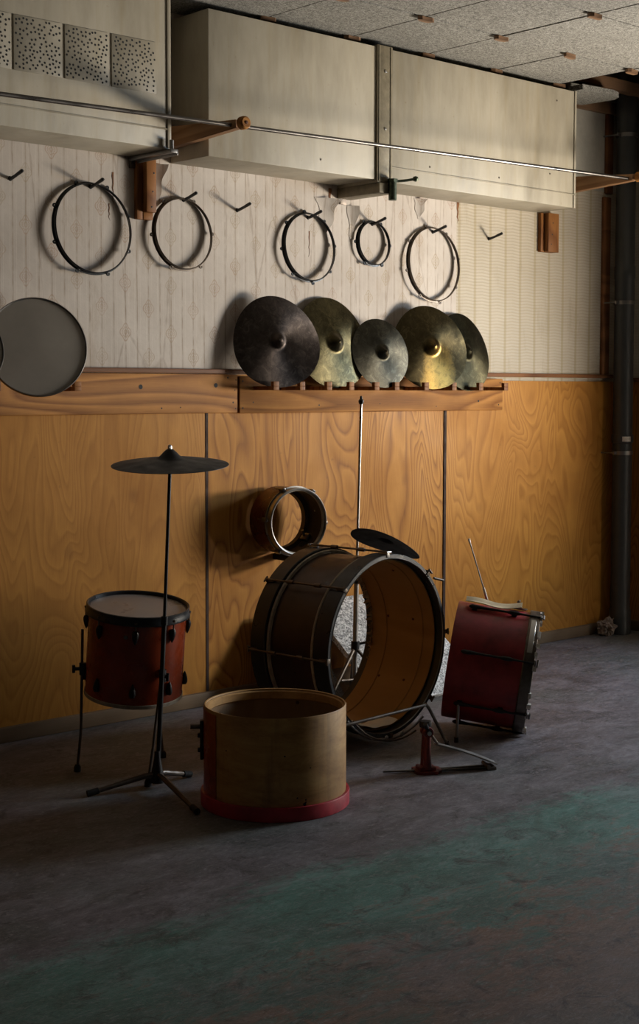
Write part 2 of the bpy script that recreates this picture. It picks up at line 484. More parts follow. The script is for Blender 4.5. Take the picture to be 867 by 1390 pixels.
MT['inlay'] = simple('faded_inlay', (.36, .31, .24), .5, 0, .3, 30, .1, .001)
MT['inner'] = wood('pale_drum_lining', (.34, .18, .055), (.44, .25, .085), (.26, .13, .04), 2, 5, 3, .6)
MT['tominner'] = simple('dark_brown_lining', (.045, .025, .013), .6, 0, .3, 10, .1, .001)
MT['innerdk'] = wood('tan_drum_lining', (.22, .13, .065), (.32, .20, .11), (.14, .08, .04), 2, 5, 3, .6)
MT['birch0'] = wood('stripped_birch_shell', (.34, .175, .050), (.58, .36, .135), (.20, .095, .03), 0, 5, 3.0, .6, True, .35)
def mat_birch():
    t = NT('stripped_birch_shell')
    n = t.noise(t.map(scale=(1, 1, 3.2)), 5, 9, .72, .5)
    b = t.noise(scale=3.2, detail=5, rough=.6)
    col = t.ramp(n, [(.30, (.25, .11, .026)), (.5, (.48, .26, .080)), (.72, (.64, .39, .145))])
    col = t.mix(t.ramp(b, [(.45, 0), (.66, .65)]), col, (.22, .11, .04))
    st = t.noise(t.map(scale=(5, 5, .5)), 3, 5, .65)
    col = t.mix(t.ramp(st, [(.55, 0), (.70, .5)]), col, (.17, .08, .03))
    t.bump(n, .2, .002)
    return t.out(col, .6)
MT['birch'] = mat_birch()
MT['cream'] = simple('cream_leather', (.60, .50, .33), .55, 0, .25, 12, .2, .002)
MT['cloth'] = simple('white_torn_skin', (.86, .82, .73), .6, 0, .12, 8, .3, .004)
MT['fringe'] = simple('torn_skin_fringe', (.50, .39, .25), .7, 0, .5, 30, .3, .002)
MT['white'] = simple('chipped_white_plastic', (.62, .58, .52), .5, 0, .25, 30, .2, .002)
MT['papertrash'] = simple('crumpled_brown_paper', (.26, .20, .16), .85, 0, .25, 15, .5, .004)
MT['bolt'] = simple('dark_bolt_head', (.10, .04, .025), .5, .5, .3, 40, .1, .001)
MT['cymdark'] = mat_cymbal('blackened_bronze', (.042, .034, .030), (.100, .080, .070), .48)
MT['cymolive'] = mat_cymbal('olive_tarnished_bronze', (.042, .036, .020), (.120, .102, .054), .34)
MT['cymgrey'] = mat_cymbal('grey_tarnished_bronze', (.034, .032, .024), (.080, .073, .055), .40)
MT['cymgold'] = mat_cymbal('patchy_gold_bronze', (.038, .031, .017), (.085, .066, .032), .33, (.60, .38, .11))
MT['cymmoss'] = mat_cymbal('mossy_bronze', (.030, .028, .017), (.062, .056, .034), .46)
MT['cymshade'] = simple('shaded_black_bronze', (.006, .006, .006), .8, 0, .3, 12, .1, .001)  # near black: shade on the unlit underside is put into the colour
MT['cymblack'] = simple('matt_black_bronze', (.010, .010, .012), .55, .2, .3, 12, .1, .001)

# ------------------------------------------------------------------ structure
m = M(); m.box((XL, YF, -.15), (XR+.3, W+.3, 0)); struct(m.build('floor', MT['floor'], flat=True, keep=True))
m = M(); m.box((XL-.3, W, -.1), (5.483, W+.25, 3.5)); wb = struct(m.build('wall_back', MT['paper'], flat=True))
m = M(); m.box((5.483, W, -.1), (XR, W+.25, 2.53)); m.build('paper_strip', MT['paper2'], wb, flat=True)
m = M(); m.box((5.483, W, 2.53), (XR, W+.25, 3.5)); m.build('bare_plaster', MT['plaster'], wb, flat=True)
# right wall with window opening
wy0, wy1, wz0, wz1 = 2.25, 3.60, 1.01, 2.25
m = M()
m.box((XR, YF, -.1), (XR+.28, wy0, 3.5)); m.box((XR, wy1, -.1), (XR+.28, W+.25, 3.5))
m.box((XR, wy0, -.1), (XR+.28, wy1, wz0)); m.box((XR, wy0, wz1), (XR+.28, wy1, 3.5))
wr = struct(m.build('wall_right', MT['plasterdark'], flat=True))
m = M(); m.box((XL-.3, YF-.3, -.1), (XL, W, 3.5)); struct(m.build('wall_left', MT['plasterdark'], flat=True))
m = M(); m.box((XL, YF-.3, -.1), (XR+.28, YF, 3.5)); struct(m.build('wall_front', MT['plasterdark'], flat=True))
m = M()
f = .06
m.box((XR+.08, wy0, wz0), (XR+.15, wy0+f, wz1), bevel=.004); m.box((XR+.08, wy1-f, wz0), (XR+.15, wy1, wz1), bevel=.004)
m.box((XR+.08, wy0+f, wz0), (XR+.15, wy1-f, wz0+f), bevel=.004); m.box((XR+.08, wy0+f, wz1-f), (XR+.15, wy1-f, wz1), bevel=.004)
struct(m.build('window_1', MT['pinev']))

CX0, TS = 6.015, .497
def yb(j): return {1: 4.778, 0: 4.322}.get(j, 3.798-.5*(-1-j) if j < 0 else 4.778+.5*(j-1))
# ceiling tiles: one field, cut back where tiles are missing near the right rear corner
m = M()
g = .0045
for i in range(-17, 3):
    for j in range(-13, 3):
        x0, x1 = CX0+TS*(i-1), CX0+TS*i
        y0, y1 = yb(j-1), yb(j)
        if x0 >= 5.95 and y0 >= 4.25: continue
        if x1 <= XL or y1 <= YF: continue
        x1 = min(x1, XR); y1 = min(y1, W); x0 = max(x0, XL); y0 = max(y0, YF)
        if x1-x0 < .02 or y1-y0 < .02: continue
        m.box((x0+g, y0+g, CEIL+random.Random(i*31+j).uniform(0, .003)), (x1-g, y1-g, CEIL+.02))
ceil = struct(m.build('ceiling', MT['tile'], flat=True))
m = M(); m.box((XL, YF, 3.42), (XR, W, 3.5)); m.build('roof_deck', MT['plasterdark'], ceil, flat=True)
for k in range(5):
    m = M(); m.box((XL, 4.35-1.0*k-.03, 3.07), (XR, 4.35-1.0*k+.03, 3.17)); m.build('joist', MT['joist'], ceil, flat=True)
m = M(); m.box((6.13, 4.36, 3.10), (6.19, W, 3.18), bevel=.003); m.build('joist', MT['joist'], ceil)
m = M(); m.box((6.05, 4.80, 3.05), (XR, 4.86, 3.11), bevel=.003); m.build('joist', MT['joist'], ceil)
m = M(); m.box((6.05, 4.62, 3.16), (XR, 4.68, 3.24), bevel=.003); m.build('joist', MT['piney'], ceil)
m = M(); m.box((6.118, 4.97, 2.965), (6.80, W, 3.03), bevel=.003); m.build('joist', MT['joist'], ceil)
# wires in the cavity
for k, (a, b, dz) in enumerate((((6.35, 4.9, 3.3), (6.8, 4.5, 3.2), .06), ((6.25, 4.6, 3.32), (6.9, 4.75, 3.22), .08), ((6.5, 4.95, 3.2), (6.9, 4.9, 3.12), .05))):
    pts = [Vector(a).lerp(Vector(b), s/10)+Vector((0, 0, -dz*sin(pi*s/10))) for s in range(11)]
    m = M(); m.tube(pts, .004, 6); m.build('wire', MT['rubber'], ceil)

# little wooden cover blocks at the ceiling tile corners
rnd = random.Random(5)
where = {(0, 0): 'nearest the bare corner joists', (-1, 0): 'one tile left of the one nearest the bare corner joists'}
for i in range(-5, 2):
    for j in range(-2, 2):
        x, y = CX0+TS*i, yb(j)
        if (i > 0 and j > 0) or y > 4.9: continue
        # keep only those that can be in the picture
        d = Vector((x, y, CEIL))-Vector((0, 0, 1.4)); zz = d.dot(fw)
        px = 433.5+FPX*d.dot(r2)/zz; py = 650-FPX*d.dot(u2)/zz
        if not (-20 < px < 890 and -25 < py): continue
        if j == 1 and px < 340: continue
        m = M()
        a = rnd.uniform(-.2, .2)
        ol = [(-.045, -.008), (-.03, -.017), (.0, -.014), (.028, -.019), (.045, -.006), (.040, .012), (.01, .018), (-.03, .015)]
        m.slab([(p*rnd.uniform(.85, 1.1), q*rnd.uniform(.8, 1.2)) for p, q in ol], -.016, 0, Matrix.Translation((x, y, CEIL)) @ Matrix.Rotation(a, 4, 'Z'))
        o = m.build('wooden_ceiling_block', MT['joist'])
        row = {1: 'right above the air duct', 0: 'second row out from the duct', -1: 'third row out from the duct', -2: 'fourth row out from the duct'}[j]
        cols = {0: 'at the missing tiles', 1: 'far right', -1: 'one tile left of the gap', -2: 'two tiles left of the gap', -3: 'three tiles left', -4: 'four tiles left', -5: 'five tiles left'}[i]
        tag(o, 'brown ceiling wood block, %s, %s' % (row, cols), 'wood block', 'small wooden blocks on the ceiling')

# loose leftover board in the open corner
m = M()
m.slab([(6.115, 4.70), (6.36, 4.68), (6.43, 4.70), (6.46, 4.75), (6.45, 4.96), (6.115, 5.0)], 2.975, 3.003)
tag(m.build('loose_ceiling_board', MT['tile'], flat=True), 'grey ceiling board end jutting out below the open joists in the corner', 'board')

# ---- wainscot
m = M(); m.box((XL, W-.012, .0), (3.850, W, 1.47)); struct(m.build('trim_1', plywood('plywood_sheet_a', 1.7, .45), flat=True))
m = M(); m.box((3.860, W-.012, .0), (5.385, W, 1.47)); struct(m.build('trim_2', plywood('plywood_sheet_b', 4.1, .85), flat=True))
m = M(); m.box((5.398, W-.012, .0), (XR-.013, W, 1.452)); struct(m.build('trim_3', plywood('plywood_sheet_c', 7.3, .6), flat=True))
m = M(); m.box((XR-.012, wy1+.1, .0), (XR, W, 1.452)); struct(m.build('trim_4', plywood('plywood_sheet_d', 9.9), flat=True))
m = M(); m.box((XR-.012, YF, .0), (XR, wy1+.1, wz0-.02)); struct(m.build('trim_5', plywood('plywood_sheet_e', 12.3), flat=True))
m = M(); m.box((3.848, W-.014, .05), (3.862, W-.002, 1.3)); struct(m.build('trim_6', MT['seam'], flat=True))
m = M(); m.box((5.383, W-.017, .05), (5.400, W-.002, 1.3)); struct(m.build('trim_7', MT['seam'], flat=True))
m = M(); m.box((XL, W-.035, 1.472), (6.80, W, 1.492), bevel=.003); struct(m.build('trim_8', MT['darkwood']))
m = M(); m.box((XR-.035, wy1+.1, 1.455), (XR, W, 1.475), bevel=.003); struct(m.build('trim_9', MT['darkwood']))
m = M(); m.box((6.70, W-.02, 1.492), (6.765, W, 2.50), bevel=.004); m.box((6.72, W-.02, 2.52), (6.78, W, 2.97), bevel=.004); struct(m.build('trim_10', MT['darkwood']))
m = M(); m.box((XL, W-.03, 0), (XR, W, .062), bevel=.006); struct(m.build('baseboard_back', MT['base']))
m = M(); m.box((XR-.03, YF, 0), (XR, W-.03, .062), bevel=.006); struct(m.build('baseboard_right', MT['base']))
# striped paper on right wall above its plywood
m = M(); m.box((XR-.003, wy1+.1, 1.475), (XR, W, 2.62)); m.build('paper_strip', MT['paper2'], wr, flat=True)

# torn wallpaper edges under the ducts
def flap(x, z, w, h, seed, out=.03):
    rn = random.Random(seed)
    def fn(u, v):
        k = 1-.75*v+.15*sin(seed+v*9)
        xx = x+(u-.5)*w*k; zz = z-h*v
        yy = W-.0015-out*(1-v)*(u**1.5)-.004*sin(7*v+seed)*u
        return (xx, min(yy, W-.001), zz)
    m = M(); m.grid(fn, 8, 12, .0008); return m.build('torn_paper_flap', MT['paper'], wb)
flap(3.60, 2.355, .07, .15, 1); flap(4.57, 2.30, .12, .16, 2, .04); flap(5.20, 2.355, .07, .10, 3); flap(4.74, 2.28, .06, .16, 6, .025)
def rip(x, z, w, h, seed):
    m = M(); rn = random.Random(seed)
    J = [.006*sin(2.3*k+seed)*k/8 for k in range(9)]
    L = [(x+J[k]-w/2*(1-(k/8))*rn.uniform(.5, 1.1), z-h*k/8) for k in range(9)]
    R_ = [(x+J[k]+w/2*(1-(k/8))*rn.uniform(.5, 1.1), z-h*k/8) for k in range(9)]
    ol = L+R_[::-1]
    mt = Matrix(((1, 0, 0, 0), (0, 0, 1, W-.0015), (0, 1, 0, 0), (0, 0, 0, 1)))
    m.slab(ol, 0, .0012, mt)
    return m.build('torn_gap', MT['darkwood'], wb, flat=True)
rip(5.49, 2.37, .03, .11, 4); rip(4.60, 2.35, .022, .12, 5); rip(3.38, 2.30, .010, .13, 8); rip(3.36, 2.17, .006, .07, 9); rip(4.47, 2.14, .006, .12, 12)
rip(3.61, 2.36, .018, .09, 15); rip(5.205, 2.36, .02, .06, 16)

# ------------------------------------------------------------------ air ducts
FY = 4.738
def duct(x0, x1, z0, z1):
    m = M(); m.box((x0, FY, z0), (x1, W-.002, z1), bevel=.004); return m
d1 = thing('air_duct', 'cream sheet-metal air duct with panels of punched holes, upper left', 'air duct', (2.6, 4.87, 2.37))
duct(1.6, 3.478, 2.372, 2.992).build('casing', MT['duct'], d1)
# lower seam and rim
m = M(); m.box((1.6, FY-.004, 2.447), (3.474, FY, 2.452)); m.box((3.462, FY-.005, 2.375), (3.480, FY, 2.992), bevel=.002)
m.build('seam', MT['duct'], d1)
vr = random.Random(3)
def vent(x0, x1):
    z0, z1 = 2.582, 2.785
    m = M(); m.box((x0, FY-.004, z0), (x1, FY, z1), bevel=.0015)
    p = m.build('perforated_panel', MT['duct'], d1)
    hm = M(); pts = []
    tries = 0
    while len(pts) < 105 and tries < 9000:
        tries += 1
        x, z = vr.uniform(x0+.008, x1-.008), vr.uniform(z0+.008, z1-.008)
        if all((x-a)**2+(z-b)**2 > .0132**2 for a, b in pts): pts.append((x, z))
    for x, z in pts:
        mt = Matrix.Translation((x, FY-.0045, z)) @ Matrix.Rotation(pi/2, 4, 'X')
        hm.lathe([(0, 0), (.0042, 0), (.0047, -.0008)], 10, mt)
    hm.build('punched_holes', MT['rubber'], p)
for a, b in ((2.548, 2.755), (2.764, 2.972), (2.984, 3.182), (3.196, 3.408)): vent(a, b)

d2 = thing('air_duct', 'plain cream sheet-metal air duct in two joined lengths, upper right', 'air duct', (4.9, 4.87, 2.36))
duct(3.673, 4.652, 2.366, 2.968).build('casing', MT['duct'], d2)
duct(4.728, 6.105, 2.362, 2.968).build('casing', MT['duct'], d2)
m = M(); m.box((4.640, FY-.010, 2.352), (4.738, W-.01, 2.976), bevel=.003)
m.box((4.648, FY-.013, 2.36), (4.656, FY-.009, 2.97)); m.box((4.722, FY-.013, 2.36), (4.730, FY-.009, 2.97))
js = m.build('joint_strap', MT['strap'], d2)
for z in (2.86, 2.60):
    m = M(); m.lathe([(0, .006), (.006, .004), (.008, 0)], 12, Matrix.Translation((4.69, FY-.010, z)) @ Matrix.Rotation(pi/2, 4, 'X')); m.build('screw', MT['chrome'], js)
m = M(); m.box((4.738, FY-.006, 2.428), (6.103, FY, 2.433)); m.box((6.094, FY-.006, 2.362), (6.109, FY, 2.969), bevel=.002)
m.box((6.097, FY-.004, 2.362), (6.109, W-.01, 2.372)); m.build('seam', MT['duct'], d2)
for x, z in ((5.9, 2.52), (5.5, 2.46), (5.95, 2.9), (5.0, 2.46), (4.3, 2.42)):
    m = M(); m.lathe([(0, .0015), (.004, .001), (.005, 0)], 10, Matrix.Translation((x, FY-.001, z)) @ Matrix.Rotation(pi/2, 4, 'X'))
    m.build('rivet', MT['rust'], d2)

# brackets under ducts
b1 = thing('steel_bracket', 'grey steel angle bracket under the right end of the perforated duct', 'bracket', (3.0, W, 2.36))
m = M(); m.box((3.455, FY-.035, 2.353), (3.490, W, 2.369), bevel=.002); m.box((3.486, FY-.035, 2.345), (3.492, W, 2.369), bevel=.001)
m.tube([(3.47, FY-.02, 2.36), (3.47, FY-.02, 2.405)], .009, 8)
m.build('angle_arm', MT['steel'], b1)
m = M(); m.box((3.46, W-.010, 2.325), (3.50, W, 2.365), bevel=.002); m.build('wall_plate', MT['rust'], b1)
b2 = thing('steel_bracket', 'olive steel arm with a dark screw clamp under the joint of the plain duct', 'bracket', (4.69, W, 2.3))
m = M(); m.box((4.645, FY-.02, 2.305), (4.735, W, 2.352), bevel=.003); m.build('support_arm', MT['strap'], b2)
cl = M(); cl.tube([(4.715, FY-.035, 2.355), (4.715, FY-.035, 2.275)], .019, 16); cl.tube([(4.715, FY-.035, 2.372), (4.715, FY-.035, 2.355)], .024, 6)
cl.tube([(4.715, FY-.035, 2.36), (4.77, FY-.07, 2.367), (4.80, FY-.09, 2.374)], .006, 8)
co = cl.build('clamp', MT['green'], b2)
m = M(); m.lathe([(0, -.013), (.010, -.010), (.015, 0), (.010, .010), (0, .013)], 14, Matrix.Translation((4.806, FY-.093, 2.375))); m.build('knob', MT['green'], co)
m = M(); m.box((4.66, W-.008, 2.28), (4.70, W, 2.36), bevel=.002); m.build('wall_plate', MT['rust'], b2)

# wooden blocks on wall
for x0, x1, z0, z1, d, lab in ((3.485, 3.565, 2.115, 2.372, .05, 'short pine block nailed to the wall under the perforated duct'),
                             (6.135, 6.255, 2.153, 2.362, .05, 'short pine block nailed to the striped wallpaper under the plain duct')):
    m = M()
    t_ = W-d
    m.box((x0+.03, t_, z0+.03 if x0 < 4 else z0), (x1+.0, W, z1), bevel=.003)
    m.box((x0, W-.022, z0), (x0+.03, W, z1), bevel=.002)
    if x0 < 4: m.box((x0+.03, W-.025, z0), (x1, W, z0+.03), bevel=.003)
    o = m.build('wooden_block', MT['pinev']); tag(o, lab, 'wood block', 'pine blocks under the ducts')
    for k, zz in enumerate((.2, .45, .75)):
        m = M(); m.lathe([(0, .001), (.004, 0)], 8, Matrix.Translation((x0+.055+.006*k, t_-.0005, z0+(z1-z0)*zz)) @ Matrix.Rotation(pi/2, 4, 'X'))
        m.build('nail_head', MT['black'], o)

# rail and its arms
m = M(); ra, rb = Vector((1.6, 4.5, 2.412)), Vector((6.245, 4.5, 2.505))
m.tube([ra, rb], .0085, 12)
tag(m.build('metal_rail', MT['railsteel']), 'long thin bright steel rail running in front of both air ducts', 'rail')
def rail_arm(x, z, lab):
    root = thing('rail_bracket', lab, 'bracket', (x, W, z), 'wooden arms that carry the steel rail')
    m = M()
    ol = [(4.47, z+.008), (W, z+.045), (W, z-.055), (4.47, z-.026)]
    bm = m.bm
    a = [bm.verts.new((x-.018, p, q)) for p, q in ol]; b = [bm.verts.new((x+.018, p, q)) for p, q in ol]
    bm.faces.new(a); bm.faces.new(b[::-1])
    for i in range(4): bm.faces.new((a[i], b[i], b[(i+1) % 4], a[(i+1) % 4]))
    bmesh.ops.bevel(bm, geom=bm.edges[:], offset=.003, segments=1, affect='EDGES')
    m.build('arm', MT['piney'], root)
    m = M(); m.lathe([(0, .030), (.020, .030), (.0245, .026), (.026, .018), (.026, 0), (0, 0)], 24, Matrix.Translation((x, 4.452, z-.008)) @ Matrix.Rotation(pi/2, 4, 'X'))
    d = m.build('round_end', MT['pine'], root)
    m = M(); m.lathe([(0, .003), (.006, .002), (.007, 0)], 10, Matrix.Translation((x, 4.421, z-.008)) @ Matrix.Rotation(pi/2, 4, 'X')); m.build('screw', MT['bolt'], d)
rail_arm(3.617, 2.462, 'wooden arm with round end in the gap between the two air ducts')
rail_arm(6.262, 2.517, 'wooden arm with round end at the far right end of the steel rail')

# ------------------------------------------------------------------ drain pipe
pp = thing('drain_pipe', 'dark grey vertical drain pipe in the room corner', 'pipe', (6.785, 4.90, 0))
m = M(); m.lathe([(0, 0), (.062, 0), (.062, .14), (.056, .15), (.056, 1.10), (.061, 1.105), (.063, 1.13), (.061, 1.15), (.056, 1.15), (.056, 2.03), (.060, 2.04), (.060, 2.10), (.0555, 2.11), (.0555, 2.92), (.060, 2.93), (.060, 3.05), (.056, 3.06), (.056, 3.4)], 32, Matrix.Translation((6.785, 4.90, 0)))
m.build('pipe_body', MT['pipe'], pp)
for z in (1.045, 1.90, 2.84):
    m = M(); m.lathe([(.056, -.011), (.0605, -.011), (.0605, .011), (.056, .011)], 32, Matrix.Translation((6.785, 4.90, z)), closed=True)
    m.box((6.70, 4.895, z-.009), (6.728, 4.905, z+.009)); m.tube([(6.712, 4.90, z), (6.712, W, z)], .005, 8)
    m.build('pipe_clamp', MT['steel'], pp)
m = M(); m.lathe([(.0635, -.014), (.0637, .014)], 8, Matrix.Translation((6.785, 4.90, 1.125)), a0=radians(215), a1=radians(262)); m.build('sticker', MT['white'], pp)

# crumpled paper
m = M()
g = bmesh.ops.create_icosphere(m.bm, subdivisions=4, radius=1)
for v in g['verts']:
    n_ = noise.noise(v.co*1.7)*.5+noise.noise(v.co*4.5)*.28
    cr = abs(noise.noise(v.co*3.1+Vector((4, 1, 2))))*.5
    v.co = Vector((v.co.x*.055, v.co.y*.045, v.co.z*.055))*(1+n_-cr)
    v.co += Vector((6.665, 4.905, .052)); v.co.z = max(v.co.z, .001)
tag(m.build('crumpled_paper', MT['papertrash'], angle=12), 'small crumpled ball of brownish paper at the foot of the drain pipe', 'paper')

# ------------------------------------------------------------------ planks and pegs
m = M(); m.box((XL, 4.975, 1.299), (4.018, W-.0125, 1.470), bevel=.004)
pl1 = m.build('wooden_plank', MT['pine']); tag(pl1, 'long pine plank with two empty peg holes, left of the cymbals', 'plank')
for x, z, r in ((3.492, 1.413, .010), (3.893, 1.421, .010), (3.96, 1.455, .004), (3.99, 1.345, .004), (4.0, 1.40, .003), (3.70, 1.325, .003), (3.60, 1.322, .0035), (4.005, 1.318, .003), (4.006, 1.445, .003)):
    m = M(); m.lathe([(0, .0006), (r, .0002)], 14, Matrix.Translation((x, 4.9745, z)) @ Matrix.Rotation(pi/2, 4, 'X'))
    m.build('peg_hole' if r > .006 else 'nail_hole', MT['rubber'], pl1)
m = M(); m.box((4.022, 4.968, 1.297), (5.815, W-.0125, 1.462), bevel=.005)
rack = m.build('peg_rack', MT['pine']); tag(rack, 'pine board with a row of wooden pegs holding the leaning cymbals', 'peg rack')
for x, z, r in ((4.04, 1.44, .004), (4.04, 1.32, .004), (4.10, 1.345, .0035), (5.78, 1.325, .004), (5.79, 1.44, .004), (5.62, 1.345, .006), (4.9, 1.335, .003), (5.3, 1.32, .003), (4.5, 1.33, .004)):
    m = M(); m.lathe([(0, .0006), (r, .0002)], 12, Matrix.Translation((x, 4.9675, z)) @ Matrix.Rotation(pi/2, 4, 'X'))
    m.build('nail_hole', MT['rubber'], rack)
def peg(x, y1, y0, z, parent):
    m = M()
    m.box((x-.016, y0, z-.022), (x+.016, y1, z-.004), bevel=.0015)
    m.box((x-.016, y0, z-.004), (x+.016, y0+.020, z+.017), bevel=.0015)
    m.build('peg', MT['pinev'], parent)
for x in (4.12, 4.275, 4.44, 4.58, 4.745, 4.88, 5.085, 5.285, 5.485, 5.68): peg(x, 4.970, 4.83, 1.422, rack)
peg(3.132, 4.977, 4.895, 1.417, pl1); peg(2.77, 4.977, 4.895, 1.417, pl1)

# ------------------------------------------------------------------ cymbals
def cymbal_profile(R, bell=.23, rise=.035, th=.0014, hole=.006):
    top = []
    for k in range(26):
        r = hole+(R-hole)*k/25
        t_ = r/R
        z = rise*.55*(1-t_**1.6)
        if t_ < bell*1.25:
            u = t_/(bell*1.25); z += rise*.75*(cos(pi*u)*.5+.5)**.8
        top.append((r, z))
    bot = [(r, z-th) for r, z in reversed(top)]
    return top+bot
def cymbal(C, n, R, mat, lab, group=None, rise=.036, wob=0.0, name='cymbal', rot=0, bell=.19):
    root = tag(M().lathe(cymbal_profile(R, rise=rise, bell=bell), 96, None, closed=True,
        wob=(lambda a, r, z: (r*(1+wob*.3*sin(3*a+1)*(r/R)**6), z+wob*sin(2*a+.5)*(r/R)**3*.1)) if wob else None).build(name, mat, None, angle=40), lab, 'cymbal', group)
    # put origin at the disc centre with local +Z as the disc normal
    me = root.data; zmin = root.location.z
    for v in me.vertices: v.co += Vector(root.location)
    root.matrix_basis = axis_frame(C, n) @ Matrix.Rotation(rot, 4, 'Z')
    return root
gr = 'old cymbals leaning on the peg rack'
cymbal((4.173, 4.890, 1.614), az(197.4, 12), .210, MT['cymdark'], 'large blackened cymbal, first from the left on the rack, darkest of the five', gr, wob=.06, bell=.14)
cymbal((4.556, 4.938, 1.619), az(181.9, 12), .218, MT['cymolive'], 'large olive-brass cymbal half hidden behind the blackened cymbal', gr, rise=.042, wob=.04)
cymbal((4.823, 4.887, 1.5775), az(186.0, 12), .169, MT['cymgrey'], 'smallest dark grey cymbal in the middle of the rack', gr, rise=.034)
cymbal((5.165, 4.886, 1.610), az(195.4, 12), .211, MT['cymgold'], 'cymbal with a streaked golden lower half, overlapping the last one', gr, rise=.038, wob=.04)
cymbal((5.469, 4.935, 1.594), az(175.5, 12), .203, MT['cymmoss'], 'dull moss-brown cymbal at the right end, partly behind the golden one', gr, wob=.03)

# ------------------------------------------------------------------ loose drum heads on left plank
def drum_head(C, n, R, lab, group=None):
    mt = axis_frame(C, n)
    root = thing('loose_drum_skin', lab, 'drum skin', mt, group)
    m = M(); m.lathe([(0, .006), (R*.5, .005), (R-.012, .003), (R-.006, .003)], 96); m.build('skin', MT['head'], root, True)
    m = M(); m.lathe([(R-.007, -.004), (R-.007, .006), (R-.003, .008), (R, .004), (R, -.006), (R-.004, -.008)], 96, closed=True); m.build('rim', MT['steel'], root, True)
    return root
drum_head((2.941, 4.888, 1.567), az(198.8, 12), .199, 'large round milky grey drum skin leaning above the plank at the left')
drum_head((2.607, 4.84, 1.553), az(188, 14), .150, 'drum skin at the far left edge, just a sliver, in front of the large one')

# ------------------------------------------------------------------ hooks and hoops
hooks = [(2.90, 2.23, 'leftmost black wall hook, empty, beside the picture edge'), (3.271, 2.234, 'black wall hook holding the leftmost black hoop'),
         (3.743, 2.223, 'black wall hook holding the pale chrome hoop beside the pine block'), (4.04, 2.204, 'empty black wall hook between the second and third hoops'),
         (4.463, 2.206, 'black wall hook holding the medium black hoop over the olive cymbal'), (4.879, 2.208, 'black wall hook holding the smallest hoop'),
         (5.305, 2.203, 'black wall hook holding the rightmost rusty hoop'), (5.732, 2.199, 'empty black wall hook on the striped wallpaper at the right')]
for x, z, lab in hooks:
    m = M()
    m.tube([(x, W, z-.004), (x, W-.012, z-.004), (x, W-.045, z+.004), (x, W-.088, z+.016)], [.0075, .007, .0065, .0075], 10)
    m.lathe([(0, .005), (.008, .004), (.010, 0)], 12, Matrix.Translation((x, W, z-.004)) @ Matrix.Rotation(pi/2, 4, 'X'))
    m.lathe([(0, -.008), (.006, -.005), (.0085, 0), (.006, .005), (0, .008)], 10, Matrix.Translation((x, W-.088, z+.016)))
    tag(m.build('wall_hook', MT['black']), lab, 'hook', 'black hooks along the wallpaper')
def hoop(C, R, n_ears, mat, lab, tilt=0, phase=.3, h=.021, azd=180):
    mt = axis_frame(C, az(azd, tilt))
    root = thing('drum_hoop', lab, 'drum hoop', mt, 'drum hoops hanging on hooks')
    m = M(); m.lathe([(R-.002, -h/2), (R-.0015, h/2-.003), (R-.005, h/2), (R-.007, h/2-.002), (R-.0045, h/2-.006), (R-.0045, -h/2+.004), (R+.004, -h/2+.003), (R+.004, -h/2)], 96, closed=True)
    m.build('ring', mat, root, True)
    for k in range(n_ears):
        a = phase+2*pi*k/n_ears
        em = M()
        em.lathe([(.003, -.003), (.0085, -.003), (.0085, .003), (.003, .003)], 12, Matrix.Translation(((R+.007)*cos(a), (R+.007)*sin(a), -h/2+.004)), closed=True)
        em.box((R-.003, -.009, -h/2), (R+.004, .009, h/2-.010), Matrix.Rotation(a, 4, 'Z'), bevel=.002)
        em.build('tension_ear', mat, root, True)
    return root
hoop((3.264, 4.978, 2.058), .186, 8, MT['blackhoop'], 'large black drum hoop hanging leftmost on the wallpaper', 4, .35)
hoop((3.723, 4.981, 2.069), .155, 6, MT['rust'], 'tarnished chrome drum hoop, second from the left, right of the pine block', 4, .6)
hoop((4.449, 4.979, 2.062), .159, 8, MT['blackhoop'], 'medium black drum hoop above the olive cymbal', 4, .1)
hoop((4.869, 4.983, 2.109), .108, 6, MT['blackhoop'], 'smallest drum hoop, dark grey, above the small cymbal', 4, .5)
hoop((5.289, 4.979, 2.033), .187, 8, MT['rust'], 'large rusty brown drum hoop hanging rightmost of the five', 4, .2, .020)

# ------------------------------------------------------------------ small tom on the wall
tomC = Vector((4.21, 4.79, .812)); tn = az(187.66)
tm = axis_frame(tomC, tn)
tom = thing('small_tom_drum', 'small red-brown open tom shell fixed to the plywood above the bass drum', 'drum', tm)
R = .152
m = M(); m.lathe([(R, -.004), (R, -.163), (R-.004, -.165)], 96); m.lathe([(R, -.004), (R-.004, 0)], 96); m.build('shell', MT['tomshell'], tom, True)
m = M(); m.lathe([(R-.004, 0), (R-.006, -.002), (R-.006, -.163), (R-.004, -.165)], 96); m.build('inner_lining', MT['tominner'], tom, True)
m = M(); m.lathe([(R-.0065, -.162), (R-.024, -.160), (R-.024, -.128), (R-.0065, -.124)], 96); m.build('rear_ring', MT['tominner'], tom, True)
m = M(); m.lathe([(R-.0065, .004), (R-.010, .006), (R-.014, .003), (R-.014, -.010), (R-.0065, -.014)], 96); m.build('front_lip', MT['inlay'], tom, True)
m = M(); m.lathe([(R+.001, -.022), (R+.001, .010), (R-.004, .014), (R-.009, .011), (R-.006, .007), (R-.003, .006), (R-.002, -.020), (R+.007, -.021), (R+.007, -.024)], 96, closed=True)
m.build('front_hoop', MT['chrome'], tom, True)
m = M(); m.lathe([(R+.0005, -.026), (R+.004, -.027), (R+.004, -.036), (R+.0005, -.037)], 96, closed=True); m.build('flesh_hoop', MT['blackhoop'], tom, True)
